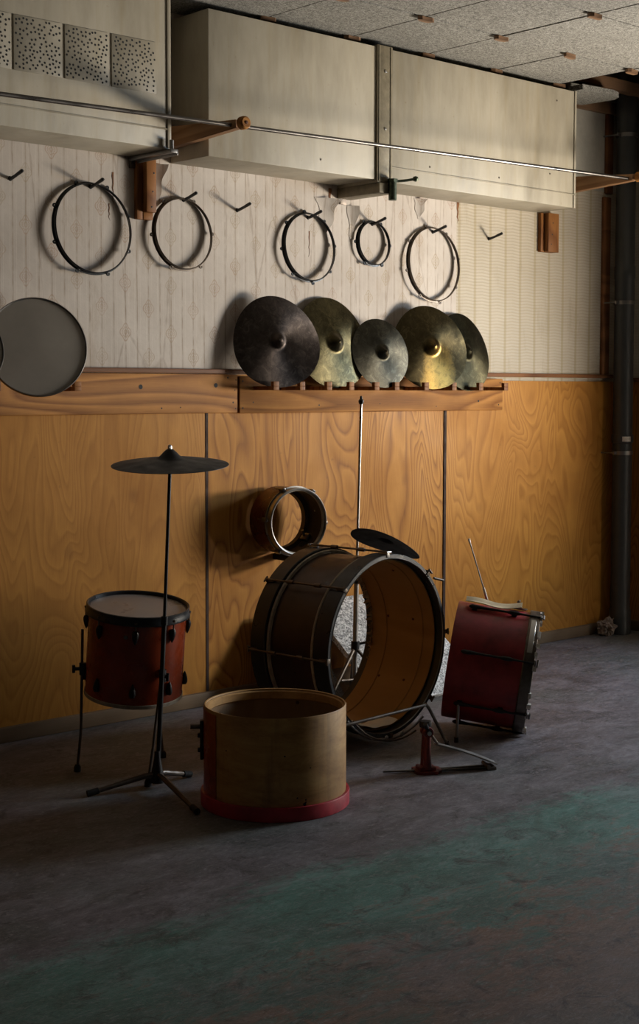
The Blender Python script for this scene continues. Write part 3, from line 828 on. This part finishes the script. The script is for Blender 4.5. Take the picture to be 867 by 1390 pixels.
for k in range(6):
    a = radians(25+60*k)
    m = M(); m.box((R+.002, -.010, -.040), (R+.016, .010, -.005), Matrix.Rotation(a, 4, 'Z'), bevel=.003)
    m.tube([Matrix.Rotation(a, 4, 'Z') @ Vector((R+.010, 0, -.08)), Matrix.Rotation(a, 4, 'Z') @ Vector((R+.010, 0, .004))], .003, 8)
    m.build('lug', MT['steel'], tom, True)
for k, (a, z) in enumerate(((100, -.10), (160, -.12), (-75, -.07), (-120, -.09))):
    m = M(); m.lathe([(0, .003), (.004, .002), (.005, 0)], 8, Matrix.Rotation(radians(a), 4, 'Z') @ Matrix.Translation((R-.006, 0, z)) @ Matrix.Rotation(-pi/2, 4, 'Y')); m.build('bolt', MT['chrome'], tom, True)
# inner mount bracket, low right on the inside
mr = Matrix.Rotation(radians(-128), 4, 'Z')
m = M(); m.box((R-.026, -.018, -.12), (R-.008, .018, -.07), mr, bevel=.004); m.tube([mr @ Vector((R-.02, 0, -.10)), mr @ Vector((R-.05, .015, -.095))], .007, 10); m.build('mount_plate', MT['steel'], tom, True)
m = M(); m.box((R-.016, -.075, -.11), (R-.006, -.02, -.075), mr, bevel=.004); m.build('leather_pad', MT['rubber'], tom, True)
m = M(); m.box((4.235, 4.80, .622), (4.272, W-.0125, .652), bevel=.004); m.tube([(4.2535, 4.85, .645), (4.2535, 4.85, .660)], .008, 10)
tag(m.build('wall_support', MT['black']), 'black block on the plywood that the small tom rests on', 'bracket')

# ------------------------------------------------------------------ bass drum
bR = .3635; bL = .385
bC = Vector((3.960, 3.972, .392)); bn = az(174.6)
bm_ = axis_frame(bC, bn)        # local z = out of the front face, local x = up
bass = thing('bass_drum', 'big dark brown bass drum without skins, standing on its side with black hoops', 'drum', bm_)
m = M(); m.lathe([(.338, -.026), (.341, -.024), (.341, -bL+.030), (.338, -bL+.032)], 128); m.build('shell', MT['brownshell'], bass, True)
m = M(); m.lathe([(.341, -.024), (.336, -.022), (.3335, -.025), (.3335, -bL+.031), (.336, -bL+.028)], 128); m.build('inner_lining', MT['inner'], bass, True)
for z in (-.095, -bL+.095):
    m = M(); m.lathe([(.3335, z+.018), (.330, z+.016), (.330, z-.016), (.3335, z-.018)], 96); m.build('reinforcing_ring', MT['inner'], bass, True)
HW = .072
for nm_, z0 in (('front_hoop', -HW+.012), ('rear_hoop', -bL-.012)):
    m = M(); m.lathe([(.3445, z0), (.3445, z0+HW), (.347, z0+HW+.002), (.361, z0+HW+.002), (bR, z0+HW), (bR, z0), (.361, z0-.002), (.347, z0-.002)], 128, closed=True)
    h_ = m.build(nm_, MT['blackhoop'], bass, True)
    zi = z0-.024 if nm_ == 'front_hoop' else z0+HW+.006
    m = M(); m.lathe([(.342, zi), (.354, zi), (.3565, zi+.0055), (.354, zi+.011), (.342, zi+.011)], 128, closed=True); m.build('flesh_hoop', MT['inlay'], bass, True)
    zz = z0+HW+.0025 if nm_ == 'front_hoop' else z0-.0025
    m = M(); m.lathe([(.3455, zz-.001), (.3475, zz+.001), (.3600, zz-.001)] if 0 else [(.3445, z0+HW), (.3465, z0+HW+.004), (.3485, z0+HW)], 128); m.build('edge_bead', MT['steel'], h_, True)
for k in range(8):
    a = radians(2+45*k)                      # 0 = top; +y is to the left of the front face seen from outside
    Q = Matrix.Rotation(a, 4, 'Z')
    m = M()
    m.tube([Q @ Vector((bR+.010, 0, .020)), Q @ Vector((bR+.010, 0, -bL-.016))], .0042, 8)
    for z in (-.12, -bL+.12):
        m.tube([Q @ Vector((bR+.010, 0, z+.016)), Q @ Vector((bR+.010, 0, z-.016))], .008, 10)
    rod = m.build('tension_rod', MT['rust'], bass, True)
    for z in (.006, -bL-.002):
        m = M(); s_ = 1 if z > 0 else -1
        m.box((bR-.012, -.009, min(z+.006*s_, z+.012*s_)), (bR+.014, .009, max(z+.006*s_, z+.012*s_)), Q, bevel=.002)
        m.box((bR+.001, -.007, z-.010 if s_ < 0 else z-.030), (bR+.007, .007, z+.010 if s_ > 0 else z+.030), Q, bevel=.002)
        m.tube([Q @ Vector((bR+.010, -.013, z+.014*s_)), Q @ Vector((bR+.010, .013, z+.014*s_))], .0038, 8)
        m.build('claw', MT['chrome'] if k == 0 else MT['rust'], rod, True)
    for z in (-.13, -bL+.12):
        m = M(); m.lathe([(0, .003), (.005, .002), (.006, 0)], 10, Matrix.Rotation(a+.12, 4, 'Z') @ Matrix.Translation((.3335, 0, z)) @ Matrix.Rotation(-pi/2, 4, 'Y'))
        m.build('bolt', MT['bolt'], bass, True)
# ragged remains of the rear skin
def fringe(parent, R0, z, a0, a1, n, depth, mat, seed, name='torn_skin'):
    rn = random.Random(seed); m = M(); bm = m.bm
    for k in range(n):
        a = radians(a0+(a1-a0)*k/n); w = radians((a1-a0)/n)*rn.uniform(.6, 1.05)
        d = depth*rn.uniform(.35, 1.2); dz = rn.uniform(-.012, .016); tw = rn.uniform(-.25, .25)*w
        p = [(R0, a, z), (R0, a+w, z), (R0-d, a+w*.75+tw, z+dz), (R0-d*.9, a+w*.3+tw, z+dz*1.2)]
        vs = [bm.verts.new((r*cos(t), r*sin(t), zz)) for r, t, zz in p]
        vs2 = [bm.verts.new((r*cos(t), r*sin(t), zz+.0012)) for r, t, zz in p]
        bm.faces.new(vs); bm.faces.new(vs2[::-1])
        for i in range(4): bm.faces.new((vs[i], vs[(i+1) % 4], vs2[(i+1) % 4], vs2[i]))
    return m.build(name, mat, parent, True, flat=True)
fringe(bass, .3375, -bL+.027, -115, 10, 44, .026, MT['fringe'], 4)
fringe(bass, .3370, -bL+.024, -105, 5, 30, .036, MT['fringe'], 14)
# white remnant of the front skin hanging in the bottom
def rem(u, v):
    a = radians(180-30+46*u)
    z = -.015-.11*v
    r = .3285-.010*sin(pi*v)*(.6+.4*sin(9*u))-.003*(1-abs(2*u-1))+.002*sin(17*u+5*v)
    r += .0015
    zz = z + .02*sin(3.1*u)*v
    return Vector((r*cos(a), r*sin(a), zz))
m = M(); m.grid(rem, 26, 10, .0015); m.build('torn_skin', MT['cloth'], bass, True)
for s_ in (1,):
    m = M(); m.tube([bm_.inverted() @ Vector((4.185, 3.93, .645)), bm_.inverted() @ Vector((4.232, 3.92, .632))], .005, 8); m.build('spur', MT['rust'], bass, True)

# black cymbal lying tilted on the bass drum
cymbal((4.125, 4.150, .770), az(90, 62.5), .150, MT['cymshade'], 'shaded black cymbal lying tilted on top of the bass drum', rise=.030, wob=.06)

# ------------------------------------------------------------------ wire frame in front of bass drum
fr_ = thing('folding_wire_frame', 'bent dark steel rod frame standing on the floor at the front of the bass drum', 'stand', (3.9, 3.75, 0))
m = M(); m.tube([(3.535, 3.775, .172), (3.545, 3.772, .172), (3.96, 3.768, .185), (3.975, 3.768, .186)], .0062, 10); m.build('top_bar', MT['rust'], fr_)
m = M(); m.tube([(3.970, 3.768, .190), (3.99, 3.768, .170), (4.098, 3.772, .012)], .0062, 10); lg = m.build('leg', MT['rust'], fr_)
m = M(); m.lathe([(0, 0), (.010, 0), (.011, .012), (.007, .02)], 12, Matrix.Translation((4.100, 3.772, 0))); m.build('rubber_foot', MT['rubber'], lg)
m = M(); m.tube([(3.545, 3.78, .172), (3.50, 3.79, .10), (3.46, 3.80, .006)], .0062, 10); m.build('leg', MT['rust'], fr_)
pts = []
for k in range(17):
    a = radians(148+ (227-148)*k/16)
    p = bm_ @ Vector(((bR+.006)*cos(a), -(bR+.006)*sin(a), .030)); p.z = max(p.z, .008); pts.append(p)
m = M(); m.tube(pts, .0048, 8); m.build('curved_bar', MT['steel'], fr_)
pts2 = [p+Vector((0, -.035, .004)) for p in pts[3:]]
m = M(); m.tube(pts2, .0040, 8); m.build('curved_bar', MT['rust'], fr_)
for k in (5, 8):
    m = M(); m.lathe([(0, .006), (.009, .004), (.011, 0)], 12, Matrix.Translation(pts[k]+Vector((0, -.012, .010))) @ Matrix.Rotation(pi/2, 4, 'X'))
    m.build('rivet', MT['chrome'], fr_)

# ------------------------------------------------------------------ tall thin stand behind the bass drum
st = thing('tall_stand', 'tall thin chrome stand with tripod feet behind the bass drum', 'stand', (4.285, 4.52, 0))
m = M(); m.tube([(4.286, 4.50, .05), (4.300, 4.50, .62)], .0115, 14); m.build('lower_tube', MT['chrome'], st)
m = M(); m.tube([(4.300, 4.50, .60), (4.323, 4.50, 1.345)], .0062, 12); m.build('upper_rod', MT['chrome'], st)
m = M(); m.lathe([(0, -.012), (.009, -.012), (.012, -.002), (.012, .004), (.006, .010), (.005, .022), (0, .024)], 14, Matrix.Translation((4.3235, 4.50, 1.352))); m.build('top_nut', MT['black'], st)
m = M(); m.tube([(4.300, 4.50, .555), (4.301, 4.50, .605)], .018, 14); m.tube([(4.30, 4.49, .58), (4.345, 4.47, .578)], .006, 8); m.build('height_clamp', MT['black'], st)
m = M(); m.tube([(4.292, 4.50, .262), (4.293, 4.50, .30)], .019, 14); m.tube([(4.292, 4.50, .285), (4.345, 4.47, .295), (4.352, 4.465, .312)], .006, 8); m.build('collar', MT['black'], st)
for fx, fy, bx, by in ((4.07, 4.44, 4.20, 4.47), (4.37, 4.30, 4.33, 4.42), (4.350, 4.590, 4.32, 4.545)):
    m = M()
    m.tube([(4.291, 4.50, .275), (bx*.3+fx*.7, by*.3+fy*.7, .10), (fx, fy, .012)], [.008, .0075, .007], 8)
    m.tube([(4.289, 4.50, .13), ((4.289+fx)/2, (4.50+fy)/2, .145)], .005, 8)
    lg = m.build('leg', MT['rust'], st)
    m = M(); m.lathe([(0, 0), (.012, 0), (.013, .012), (.009, .026), (0, .028)], 12, Matrix.Translation((fx, fy, 0))); m.build('rubber_foot', MT['rubber'], lg)

# ------------------------------------------------------------------ leaning boards
def lean(x0, x1, yb, yt, zt, th, mat, name, lab):
    d = Vector((0, yt-yb, zt)).normalized(); nrm = Vector((0, -d.z, d.y))   # faces the room
    if nrm.y > 0: nrm = -nrm
    L = math.hypot(yt-yb, zt)
    mt = Matrix.Identity(4)
    for i in range(3): mt[i][0] = (1, 0, 0)[i]; mt[i][1] = d[i]; mt[i][2] = (-nrm)[i]; mt[i][3] = (0, yb, 0)[i]
    m = M(); m.box((x0, 0, 0), (x1, L, th), mt, bevel=.002)
    z0 = min(v.co.z for v in m.bm.verts)
    bmesh.ops.translate(m.bm, vec=(0, 0, -z0), verts=m.bm.verts[:])
    return tag(m.build(name, mat), lab, 'board')
lean(4.39, 5.035, 4.40, 4.925, .400, .026, MT['board'], 'speckled_board', 'light grey speckled board leaning on the wall behind the bass drum')
lean(4.12, 4.384, 4.655, 4.945, .37, .018, MT['boarddark'], 'speckled_board', 'dark speckled board piece leaning lower, left of the light grey board')

# ------------------------------------------------------------------ stripped wooden shell in front
pc = Vector((3.114, 3.658, 0))
pot = thing('wooden_drum_shell', 'stripped pale wooden drum shell standing open on the floor, crimson hoop at its foot', 'drum', pc)
Rs, Hs = .2415, .339
m = M(); m.lathe([(Rs, .006), (Rs, Hs-.003), (Rs-.002, Hs), (Rs-.006, Hs-.001), (Rs-.007, Hs-.004)], 128); m.build('shell', MT['birch'], pot, True)
m = M(); m.lathe([(Rs-.007, Hs-.004), (Rs-.007, Hs-.045), (Rs-.007, Hs-.045), (Rs-.007, .006)], 128); m.build('inner_lining', MT['innerdk'], pot, True)
m = M(); m.lathe([(Rs-.0075, Hs-.006), (Rs-.013, Hs-.010), (Rs-.013, Hs-.034), (Rs-.0075, Hs-.038)], 128); m.build('reinforcing_ring', MT['birch'], pot, True)
m = M(); m.lathe([(Rs+.002, .0), (Rs+.0105, .0), (Rs+.012, .002), (Rs+.012, .044), (Rs+.0105, .047), (Rs+.002, .047)], 128, closed=True); m.build('hoop', MT['redhoop'], pot, True)
# remains of the red skin: azimuth 273..352 measured from +Y clockwise -> local angle = 90-az
m = M(); m.lathe([(Rs+.0008, .010), (Rs+.0022, .011), (Rs+.0022, Hs-.012), (Rs+.0008, Hs-.010)], 40, a0=radians(90-352), a1=radians(90-274), closed=True); m.build('red_wrap', MT['redlac'], pot, True)
Q = Matrix.Rotation(radians(90-307), 4, 'Z')
m = M(); m.box((Rs+.002, -.016, .15), (Rs+.014, .016, .285), Q, bevel=.004)
for z in (.175, .225): m.box((Rs+.012, -.010, z), (Rs+.022, .010, z+.016), Q, bevel=.003)
br_ = m.build('leg_bracket', MT['black'], pot, True)
m = M(); m.tube([Q @ Vector((Rs+.006, 0, .262)), Q @ Vector((Rs+.046, 0, .262))], .0085, 10); m.build('wing_screw', MT['rust'], br_, True)
for a, z, r in ((213, .215, .003), (197, .052, .006), (196, .058, .003), (203, .075, .003), (196, .066, .003), (262, .22, .003), (192, .17, .0025)):
    Q = Matrix.Rotation(radians(90-a), 4, 'Z')
    m = M(); m.lathe([(0, .0006), (r, .0001)], 10, Q @ Matrix.Translation((Rs, 0, z)) @ Matrix.Rotation(pi/2, 4, 'Y'))
    m.build('screw_hole', MT['rubber'], pot, True)
for a, z in ((30, .20), (60, .29), (345, .27)):
    Q = Matrix.Rotation(radians(90-a), 4, 'Z')
    m = M(); m.lathe([(0, .008), (.004, .006), (.007, 0)], 10, Q @ Matrix.Translation((Rs-.007, 0, z)) @ Matrix.Rotation(-pi/2, 4, 'Y')); m.build('bolt', MT['bolt'], pot, True)

# ------------------------------------------------------------------ floor tom
ftC = Vector((2.975, 4.262, .622)); ftn = Vector((-.021, -.134, .991)).normalized()
ftm = axis_frame(ftC, ftn, (0, 1, 0))        # local x ~ +Y(wall), local y ~ -X
ft = thing('floor_tom_drum', 'red-orange lacquered floor tom on three thin steel legs beside the cymbal stand', 'drum', ftm)
Rf, Hf = .177, .336
m = M(); m.lathe([(Rf-.004, -.010), (Rf, -.012), (Rf, -Hf+.004), (Rf-.003, -Hf), (Rf-.008, -Hf)], 96); m.build('shell', MT['redlac'], ft, True)
m = M(); m.lathe([(Rf+.001, -Hf+.012), (Rf+.003, -Hf+.010), (Rf+.003, -Hf-.002), (Rf-.002, -Hf-.004), (Rf-.004, -Hf)], 96); m.build('bottom_edge', MT['inlay'], ft, True)
m = M(); m.lathe([(0, -.010), (Rf-.01, -.010), (Rf+.001, -.011)], 96); m.build('drum_skin', MT['headdark'], ft, True)
m = M(); m.lathe([(Rf+.002, -.030), (Rf+.002, 0), (Rf+.006, .003), (Rf+.010, .001), (Rf+.010, -.016), (Rf+.014, -.024), (Rf+.013, -.031)], 96, closed=True); m.build('top_hoop', MT['blackhoop'], ft, True)
def teardrop(parent, a, ztop, zdir, R0, name='lug', mat=None, rodz=None):
    Q = Matrix.Rotation(a, 4, 'Z'); m = M()
    L = .052
    prof = [(0, 0), (.009, .003), (.0125, .012), (.0115, .024), (.007, .040), (.002, .051), (0, .052)]
    mt = Q @ Matrix.Translation((R0+.006, 0, ztop)) @ Matrix.Diagonal((1.0, 1.0, zdir, 1))
    m.lathe([(r, z) for r, z in prof], 16, mt)
    o = m.build(name, mat or MT['black'], parent, True)
    if rodz is not None:
        mm = M(); mm.tube([Q @ Vector((R0+.010, 0, ztop)), Q @ Vector((R0+.010, 0, rodz))], .003, 8)
        mm.lathe([(0, .004), (.006, .003), (.006, -.004), (0, -.004)], 6, Q @ Matrix.Translation((R0+.010, 0, rodz)))
        mm.build('tension_rod', MT['rust'], o, True)
    return o
for k in range(8):
    # az of visible lugs from the drum centre (compass from +Y clockwise); local angle: x=+Y, y=-X  -> angle = -az
    a = radians(-(307+45*k))
    teardrop(ft, a, -.048, -1, Rf, rodz=-.018)
    teardrop(ft, a, -Hf+.040, 1, Rf)
m = M(); m.lathe([(0, .003), (.007, .002), (.008, 0)], 12, Matrix.Rotation(radians(-228), 4, 'Z') @ Matrix.Translation((Rf, 0, -.075)) @ Matrix.Rotation(pi/2, 4, 'Y')); m.build('badge', MT['steel'], ft, True)
inv = ftm.inverted()
legs = [((2.825, 4.40), (2.815, 4.40), (2.817, 4.43), .53), ((2.965, 4.100), (2.925, 4.098), (2.896, 4.096), .42), ((3.125, 4.345), (3.130, 4.350), (3.169, 4.384), .40)]
for (tx, ty), (mx, my), (fx, fy), zt in legs:
    m = M(); m.tube([(tx, ty, zt), (mx, my, .17), (mx*.9+fx*.1, my*.9+fy*.1, .145), (fx, fy, .012)], .0052, 10); lg = m.build('leg', MT['rust'], ft)
    m = M(); m.lathe([(0, 0), (.013, 0), (.013, .016), (.008, .026), (0, .027)], 12, Matrix.Translation((fx, fy, 0))); m.build('rubber_foot', MT['rubber'], lg)
    cz = .385
    d = Vector((tx-2.985, ty-4.29, 0)).normalized()
    m = M(); p = Vector((tx, ty, cz)); m.tube([p-Vector((0, 0, .022)), p+Vector((0, 0, .022))], .013, 12); m.tube([p-d*.03, p+d*.03], .007, 8)
    s_ = d.cross(Vector((0, 0, 1)))
    m.tube([p+d*.033-s_*.002+Vector((0, 0, .014)), p+d*.033-Vector((0, 0, .014))], .006, 8)
    m.build('leg_clamp', MT['black'], ft)

# ------------------------------------------------------------------ cymbal stand + cymbal
cs = thing('cymbal_stand', 'thin black cymbal stand with flat tripod base at the left', 'stand', (2.914, 4.06, 0))
m = M(); m.tube([(2.9135, 4.062, .05), (2.945, 4.06, .60)], .0085, 14); m.build('lower_tube', MT['black'], cs)
m = M(); m.tube([(2.945, 4.06, .59), (2.9735, 4.06, 1.150)], .0062, 12); m.build('upper_tube', MT['black'], cs)
m = M(); m.tube([(2.944, 4.06, .575), (2.9455, 4.06, .605)], .012, 12); m.build('joint_collar', MT['black'], cs)
m = M(); m.lathe([(0, .018), (.024, .018), (.026, .03), (.020, .06), (.012, .10), (.0095, .13), (0, .13)], 20, Matrix.Translation((2.9125, 4.062, 0))); m.build('hub', MT['black'], cs)
for fx, fy in ((2.672, 4.124), (2.819, 3.715), (3.073, 4.093)):
    m = M(); m.tube([(2.9125, 4.062, .048), (2.9125+(fx-2.9125)*.2, 4.062+(fy-4.062)*.2, .045), (fx, fy, .011)], [.010, .010, .008], 10); lg = m.build('leg', MT['rust'], cs)
    e = Vector((fx, fy, .011)); d = (e-Vector((2.9125, 4.062, .048))).normalized()
    m = M(); m.tube([e-d*.03+Vector((0, 0, .001)), e+d*.01+Vector((0, 0, .001))], .0115, 12); m.build('rubber_foot', MT['rubber'], lg)
cc = cymbal((2.973, 4.06, 1.138), az(224, 84.5), .206, MT['cymblack'], 'matt black cymbal mounted level on top of the thin stand', rise=.045)
m = M(); m.lathe([(.0, .030), (.013, .030), (.016, .036), (.016, .044), (.008, .050), (.007, .056), (0, .056)], 16); m.build('felt', MT['rubber'], cc, True)
m = M(); m.lathe([(0, .050), (.0075, .050), (.0075, .066), (.005, .070), (0, .072)], 8); m.box((-.012, -.003, .056), (.012, .003, .068), bevel=.002); m.build('top_nut', MT['chrome'], cc, True)

# ------------------------------------------------------------------ red bass drum tipped on the right
rn_ = az(141.5, -8.0); rR = .2495; rL = .330
upv = Vector((0, 0, 1)); upv = (upv-rn_*rn_.z).normalized()
rC = Vector((4.512, 3.738, 0))+upv*(rR+.002)
rm = axis_frame(rC, rn_)                     # local z = towards the right-hand open end, x = up
rd = thing('red_bass_drum', 'scuffed maroon bass drum lying on its side at the right, end hoop taped white', 'drum', rm)
m = M(); m.lathe([(rR-.014, -.002), (rR-.010, -.004), (rR-.010, -rL), (rR-.013, -rL-.002), (rR-.017, -rL)], 128); m.build('shell', MT['redpaint'], rd, True)
m = M(); m.lathe([(rR-.014, -.002), (rR-.017, -.005), (rR-.017, -rL)], 128); m.build('inner_lining', MT['innerdk'], rd, True)
m = M(); m.lathe([(0, -rL+.004), (rR-.02, -rL+.004)], 64); m.build('rear_skin', MT['headdark'], rd, True)
m = M(); m.lathe([(rR-.009, -.040), (rR-.009, .002), (rR-.006, .006), (rR-.002, .004), (rR, -.004), (rR, -.036), (rR-.003, -.040)], 128, closed=True); hp = m.build('end_hoop', MT['rust'], rd, True)
# broken white tape pieces along the hoop
rn2 = random.Random(7)
for k in range(30):
    a = radians(-10+12*k+rn2.uniform(-2, 2)); w = radians(rn2.uniform(3.5, 7)); d = rn2.uniform(.008, .020)
    if rn2.random() < .25: continue
    m = M(); m.lathe([(rR-.012, .001), (rR+.0015, .001), (rR+.0022, .004+d*.3), (rR+.0015, d), (rR-.012, d)], 4, None, a0=a, a1=a+w, closed=True); m.build('tape_scrap', MT['white'], hp, True)
# rods: angle measured from the top towards the camera side
cam_side = 1 if (rm.inverted().to_3x3() @ Vector((-1, -1, 0))).y > 0 else -1
for k, th in enumerate((18, 71, 122, 173, 224, 275, 326)):
    Q = Matrix.Rotation(radians(th)*cam_side, 4, 'Z')
    m = M()
    m.tube([Q @ Vector((rR+.004, 0, z)) for z in (-.285, -.275, -.25, -.22, -.13, -.115, -.09, -.075, -.03, .012)], [.004, .009, .0085, .0055, .005, .009, .009, .005, .0035, .0035], 10)
    for z in (-.262, -.10): m.box((rR-.012, -.007, z-.010), (rR+.003, .007, z+.010), Q, bevel=.002)
    rod = m.build('tension_rod', MT['black'], rd, True)
    m = M(); m.box((rR-.006, -.012, .004), (rR+.010, .012, .012), Q, bevel=.003); m.tube([Q @ Vector((rR+.004, -.015, .018)), Q @ Vector((rR+.004, .015, .018))], .004, 8)
    m.build('claw', MT['steel'], rod, True)
# white worn strip on camera side of hoop
m = M(); m.lathe([(rR+.0004, -.030), (rR+.0014, -.029), (rR+.0014, -.010), (rR+.0004, -.009)], 16, None, a0=radians(24)*cam_side if cam_side > 0 else radians(-62), a1=radians(62) if cam_side > 0 else radians(-24), closed=True); m.build('bare_metal_patch', MT['chrome'], hp, True)
# spur leg
sp0 = rm @ (Matrix.Rotation(radians(122)*cam_side, 4, 'Z') @ Vector((rR+.008, 0, -.265)))
m = M(); m.tube([sp0, sp0+Vector((0, 0, -.02)), Vector((sp0.x-.01, sp0.y, .006))], .006, 10); lg = m.build('leg', MT['steel'], rd)
m = M(); m.lathe([(0, 0), (.009, 0), (.009, .02), (0, .02)], 12, Matrix.Translation((sp0.x-.01, sp0.y, 0))); m.build('rubber_foot', MT['rubber'], lg)

# things on top of the red drum
def top_pt(z, th=0.0, lift=0.0):
    Q = Matrix.Rotation(radians(th)*cam_side, 4, 'Z')
    return rm @ (Q @ Vector((rR-.010+lift, 0, z)))
a_ = top_pt(-.21, -12, .0); 
stk = thing('drumstick_rod', 'thin metal rod standing up from the top of the maroon drum', 'rod', a_)
m = M(); tip = Vector((a_.x-.115, a_.y+.01, a_.z+.285)); mid = a_.lerp(tip, .27)
m.tube([a_+Vector((0, 0, -.004)), mid], .0058, 12); m.build('sleeve', MT['chrome'], stk)
m = M(); m.tube([mid, a_.lerp(tip, .97)], .0028, 10); m.build('rod', MT['steel'], stk)
m = M(); m.tube([a_.lerp(tip, .95), tip], .0046, 10); m.build('tip', MT['chrome'], stk)
def strap(u, v):
    z = -.30+.23*u
    p = top_pt(z, 9+(v-.5)*15, .0)
    lift = .014+.012*abs(v-.5)*2*(1-u)+ .018*max(0, u-.45)*2*u + .004*sin(7*u)
    return p+Vector((0, 0, lift*1.0))
m = M(); m.grid(strap, 24, 8, .003)
tag(m.build('leather_strap', MT['cream']), 'curled cream leather strip lying on top of the maroon drum', 'strap')
cp = top_pt(-.088, -8, .004)
cmt = axis_frame(cp, (cp-(rC+rn_*(-.088))).normalized(), rn_)
cup = thing('drum_fitting', 'round grey metal cup with a small post on top of the maroon drum', 'fitting', cmt)
m = M(); m.lathe([(0, .002), (.026, .003), (.034, .008), (.037, .008), (.036, .003), (.028, -.001), (0, -.001)], 32); m.build('dish', MT['steel'], cup, True)
m = M(); m.tube([(0, 0, .002), (0, 0, .034)], .004, 10); m.tube([(-.004, -.02, .032), (0, 0, .036), (-.006, .024, .030)], .0045, 10); m.build('wing_post', MT['rust'], cup, True)

# ------------------------------------------------------------------ bass pedal
pd = thing('bass_pedal', 'small red bass drum pedal with a bare metal footboard on the floor', 'pedal', (3.765, 3.575, 0))
pmt = axis_frame((3.768, 3.572, 0), (0, 0, 1), (.866, -.5, 0))     # local x runs along the footboard
m = M(); m.slab([(-.045, -.035), (-.02, -.050), (.03, -.050), (.055, -.022), (.058, .022), (.03, .050), (-.02, .050), (-.045, .035)], 0, .010, pmt)
m.slab([(-.03, -.03), (.03, -.03), (.03, .03), (-.03, .03)], .010, .022, pmt); m.build('base', MT['redpedal'], pd)
for s_ in (-1, 1):
    m = M(); m.tube([pmt @ Vector((0, s_*.019, .015)), pmt @ Vector((0, s_*.018, .09)), pmt @ Vector((.002, s_*.016, .148))], [.016, .012, .011], 14)
    m.lathe([(0, -.011), (.018, -.011), (.020, -.006), (.020, .006), (.018, .011), (0, .011)], 20, pmt @ Matrix.Translation((.003, s_*.016, .150)) @ Matrix.Rotation(pi/2, 4, 'X'))
    m.build('post', MT['redpedal'], pd)
m = M(); m.tube([pmt @ Vector((.003, -.034, .152)), pmt @ Vector((.003, .036, .152))], .010, 12)
m.lathe([(0, -.010), (.022, -.010), (.024, 0), (.022, .012), (0, .014)], 16, pmt @ Matrix.Translation((0, .010, .175))); 
m.tube([pmt @ Vector((0, -.018, .16)), pmt @ Vector((-.012, -.030, .185))], .009, 10); m.build('axle', MT['black'], pd)
m = M(); m.tube([pmt @ Vector((.002, -.034, .15)), pmt @ Vector((.002, -.039, .15))], .008, 12); m.build('axle_screw', MT['chrome'], pd)
A, B = Vector((.035, 0, .098)), Vector((.268, 0, .014))
def fb(u, v):
    p = A.lerp(B, u); w = .016+.020*u - (.014*max(0, (u-.85))/.15 if u > .85 else 0)
    return pmt @ Vector((p.x, (v-.5)*2*w, p.z+.006*sin(pi*u)+.002*(abs(v-.5)*2)**4))
m = M(); m.grid(fb, 24, 8, .005); m.build('footboard', MT['chrome'], pd)
m = M(); m.box((.225, -.034, .0), (.262, .034, .012), pmt, bevel=.003); m.tube([pmt @ Vector((.232, -.036, .014)), pmt @ Vector((.232, .036, .014))], .007, 10); m.build('heel_hinge', MT['rust'], pd)
m = M(); m.tube([pmt @ Vector((.05, -.010, .006)), pmt @ Vector((.24, -.016, .006))], .0045, 8); m.tube([pmt @ Vector((.05, .010, .006)), pmt @ Vector((.24, .016, .006))], .0045, 8); m.build('base_rods', MT['steel'], pd)
m = M(); m.tube([pmt @ Vector((-.04, 0, .006)), pmt @ Vector((-.16, .01, .006))], .004, 8); m.build('anchor_rod', MT['steel'], pd)
m = M(); m.tube([pmt @ Vector((.010, 0, .150)), pmt @ Vector((.045, 0, .100))], .005, 8); m.build('link', MT['rust'], pd)
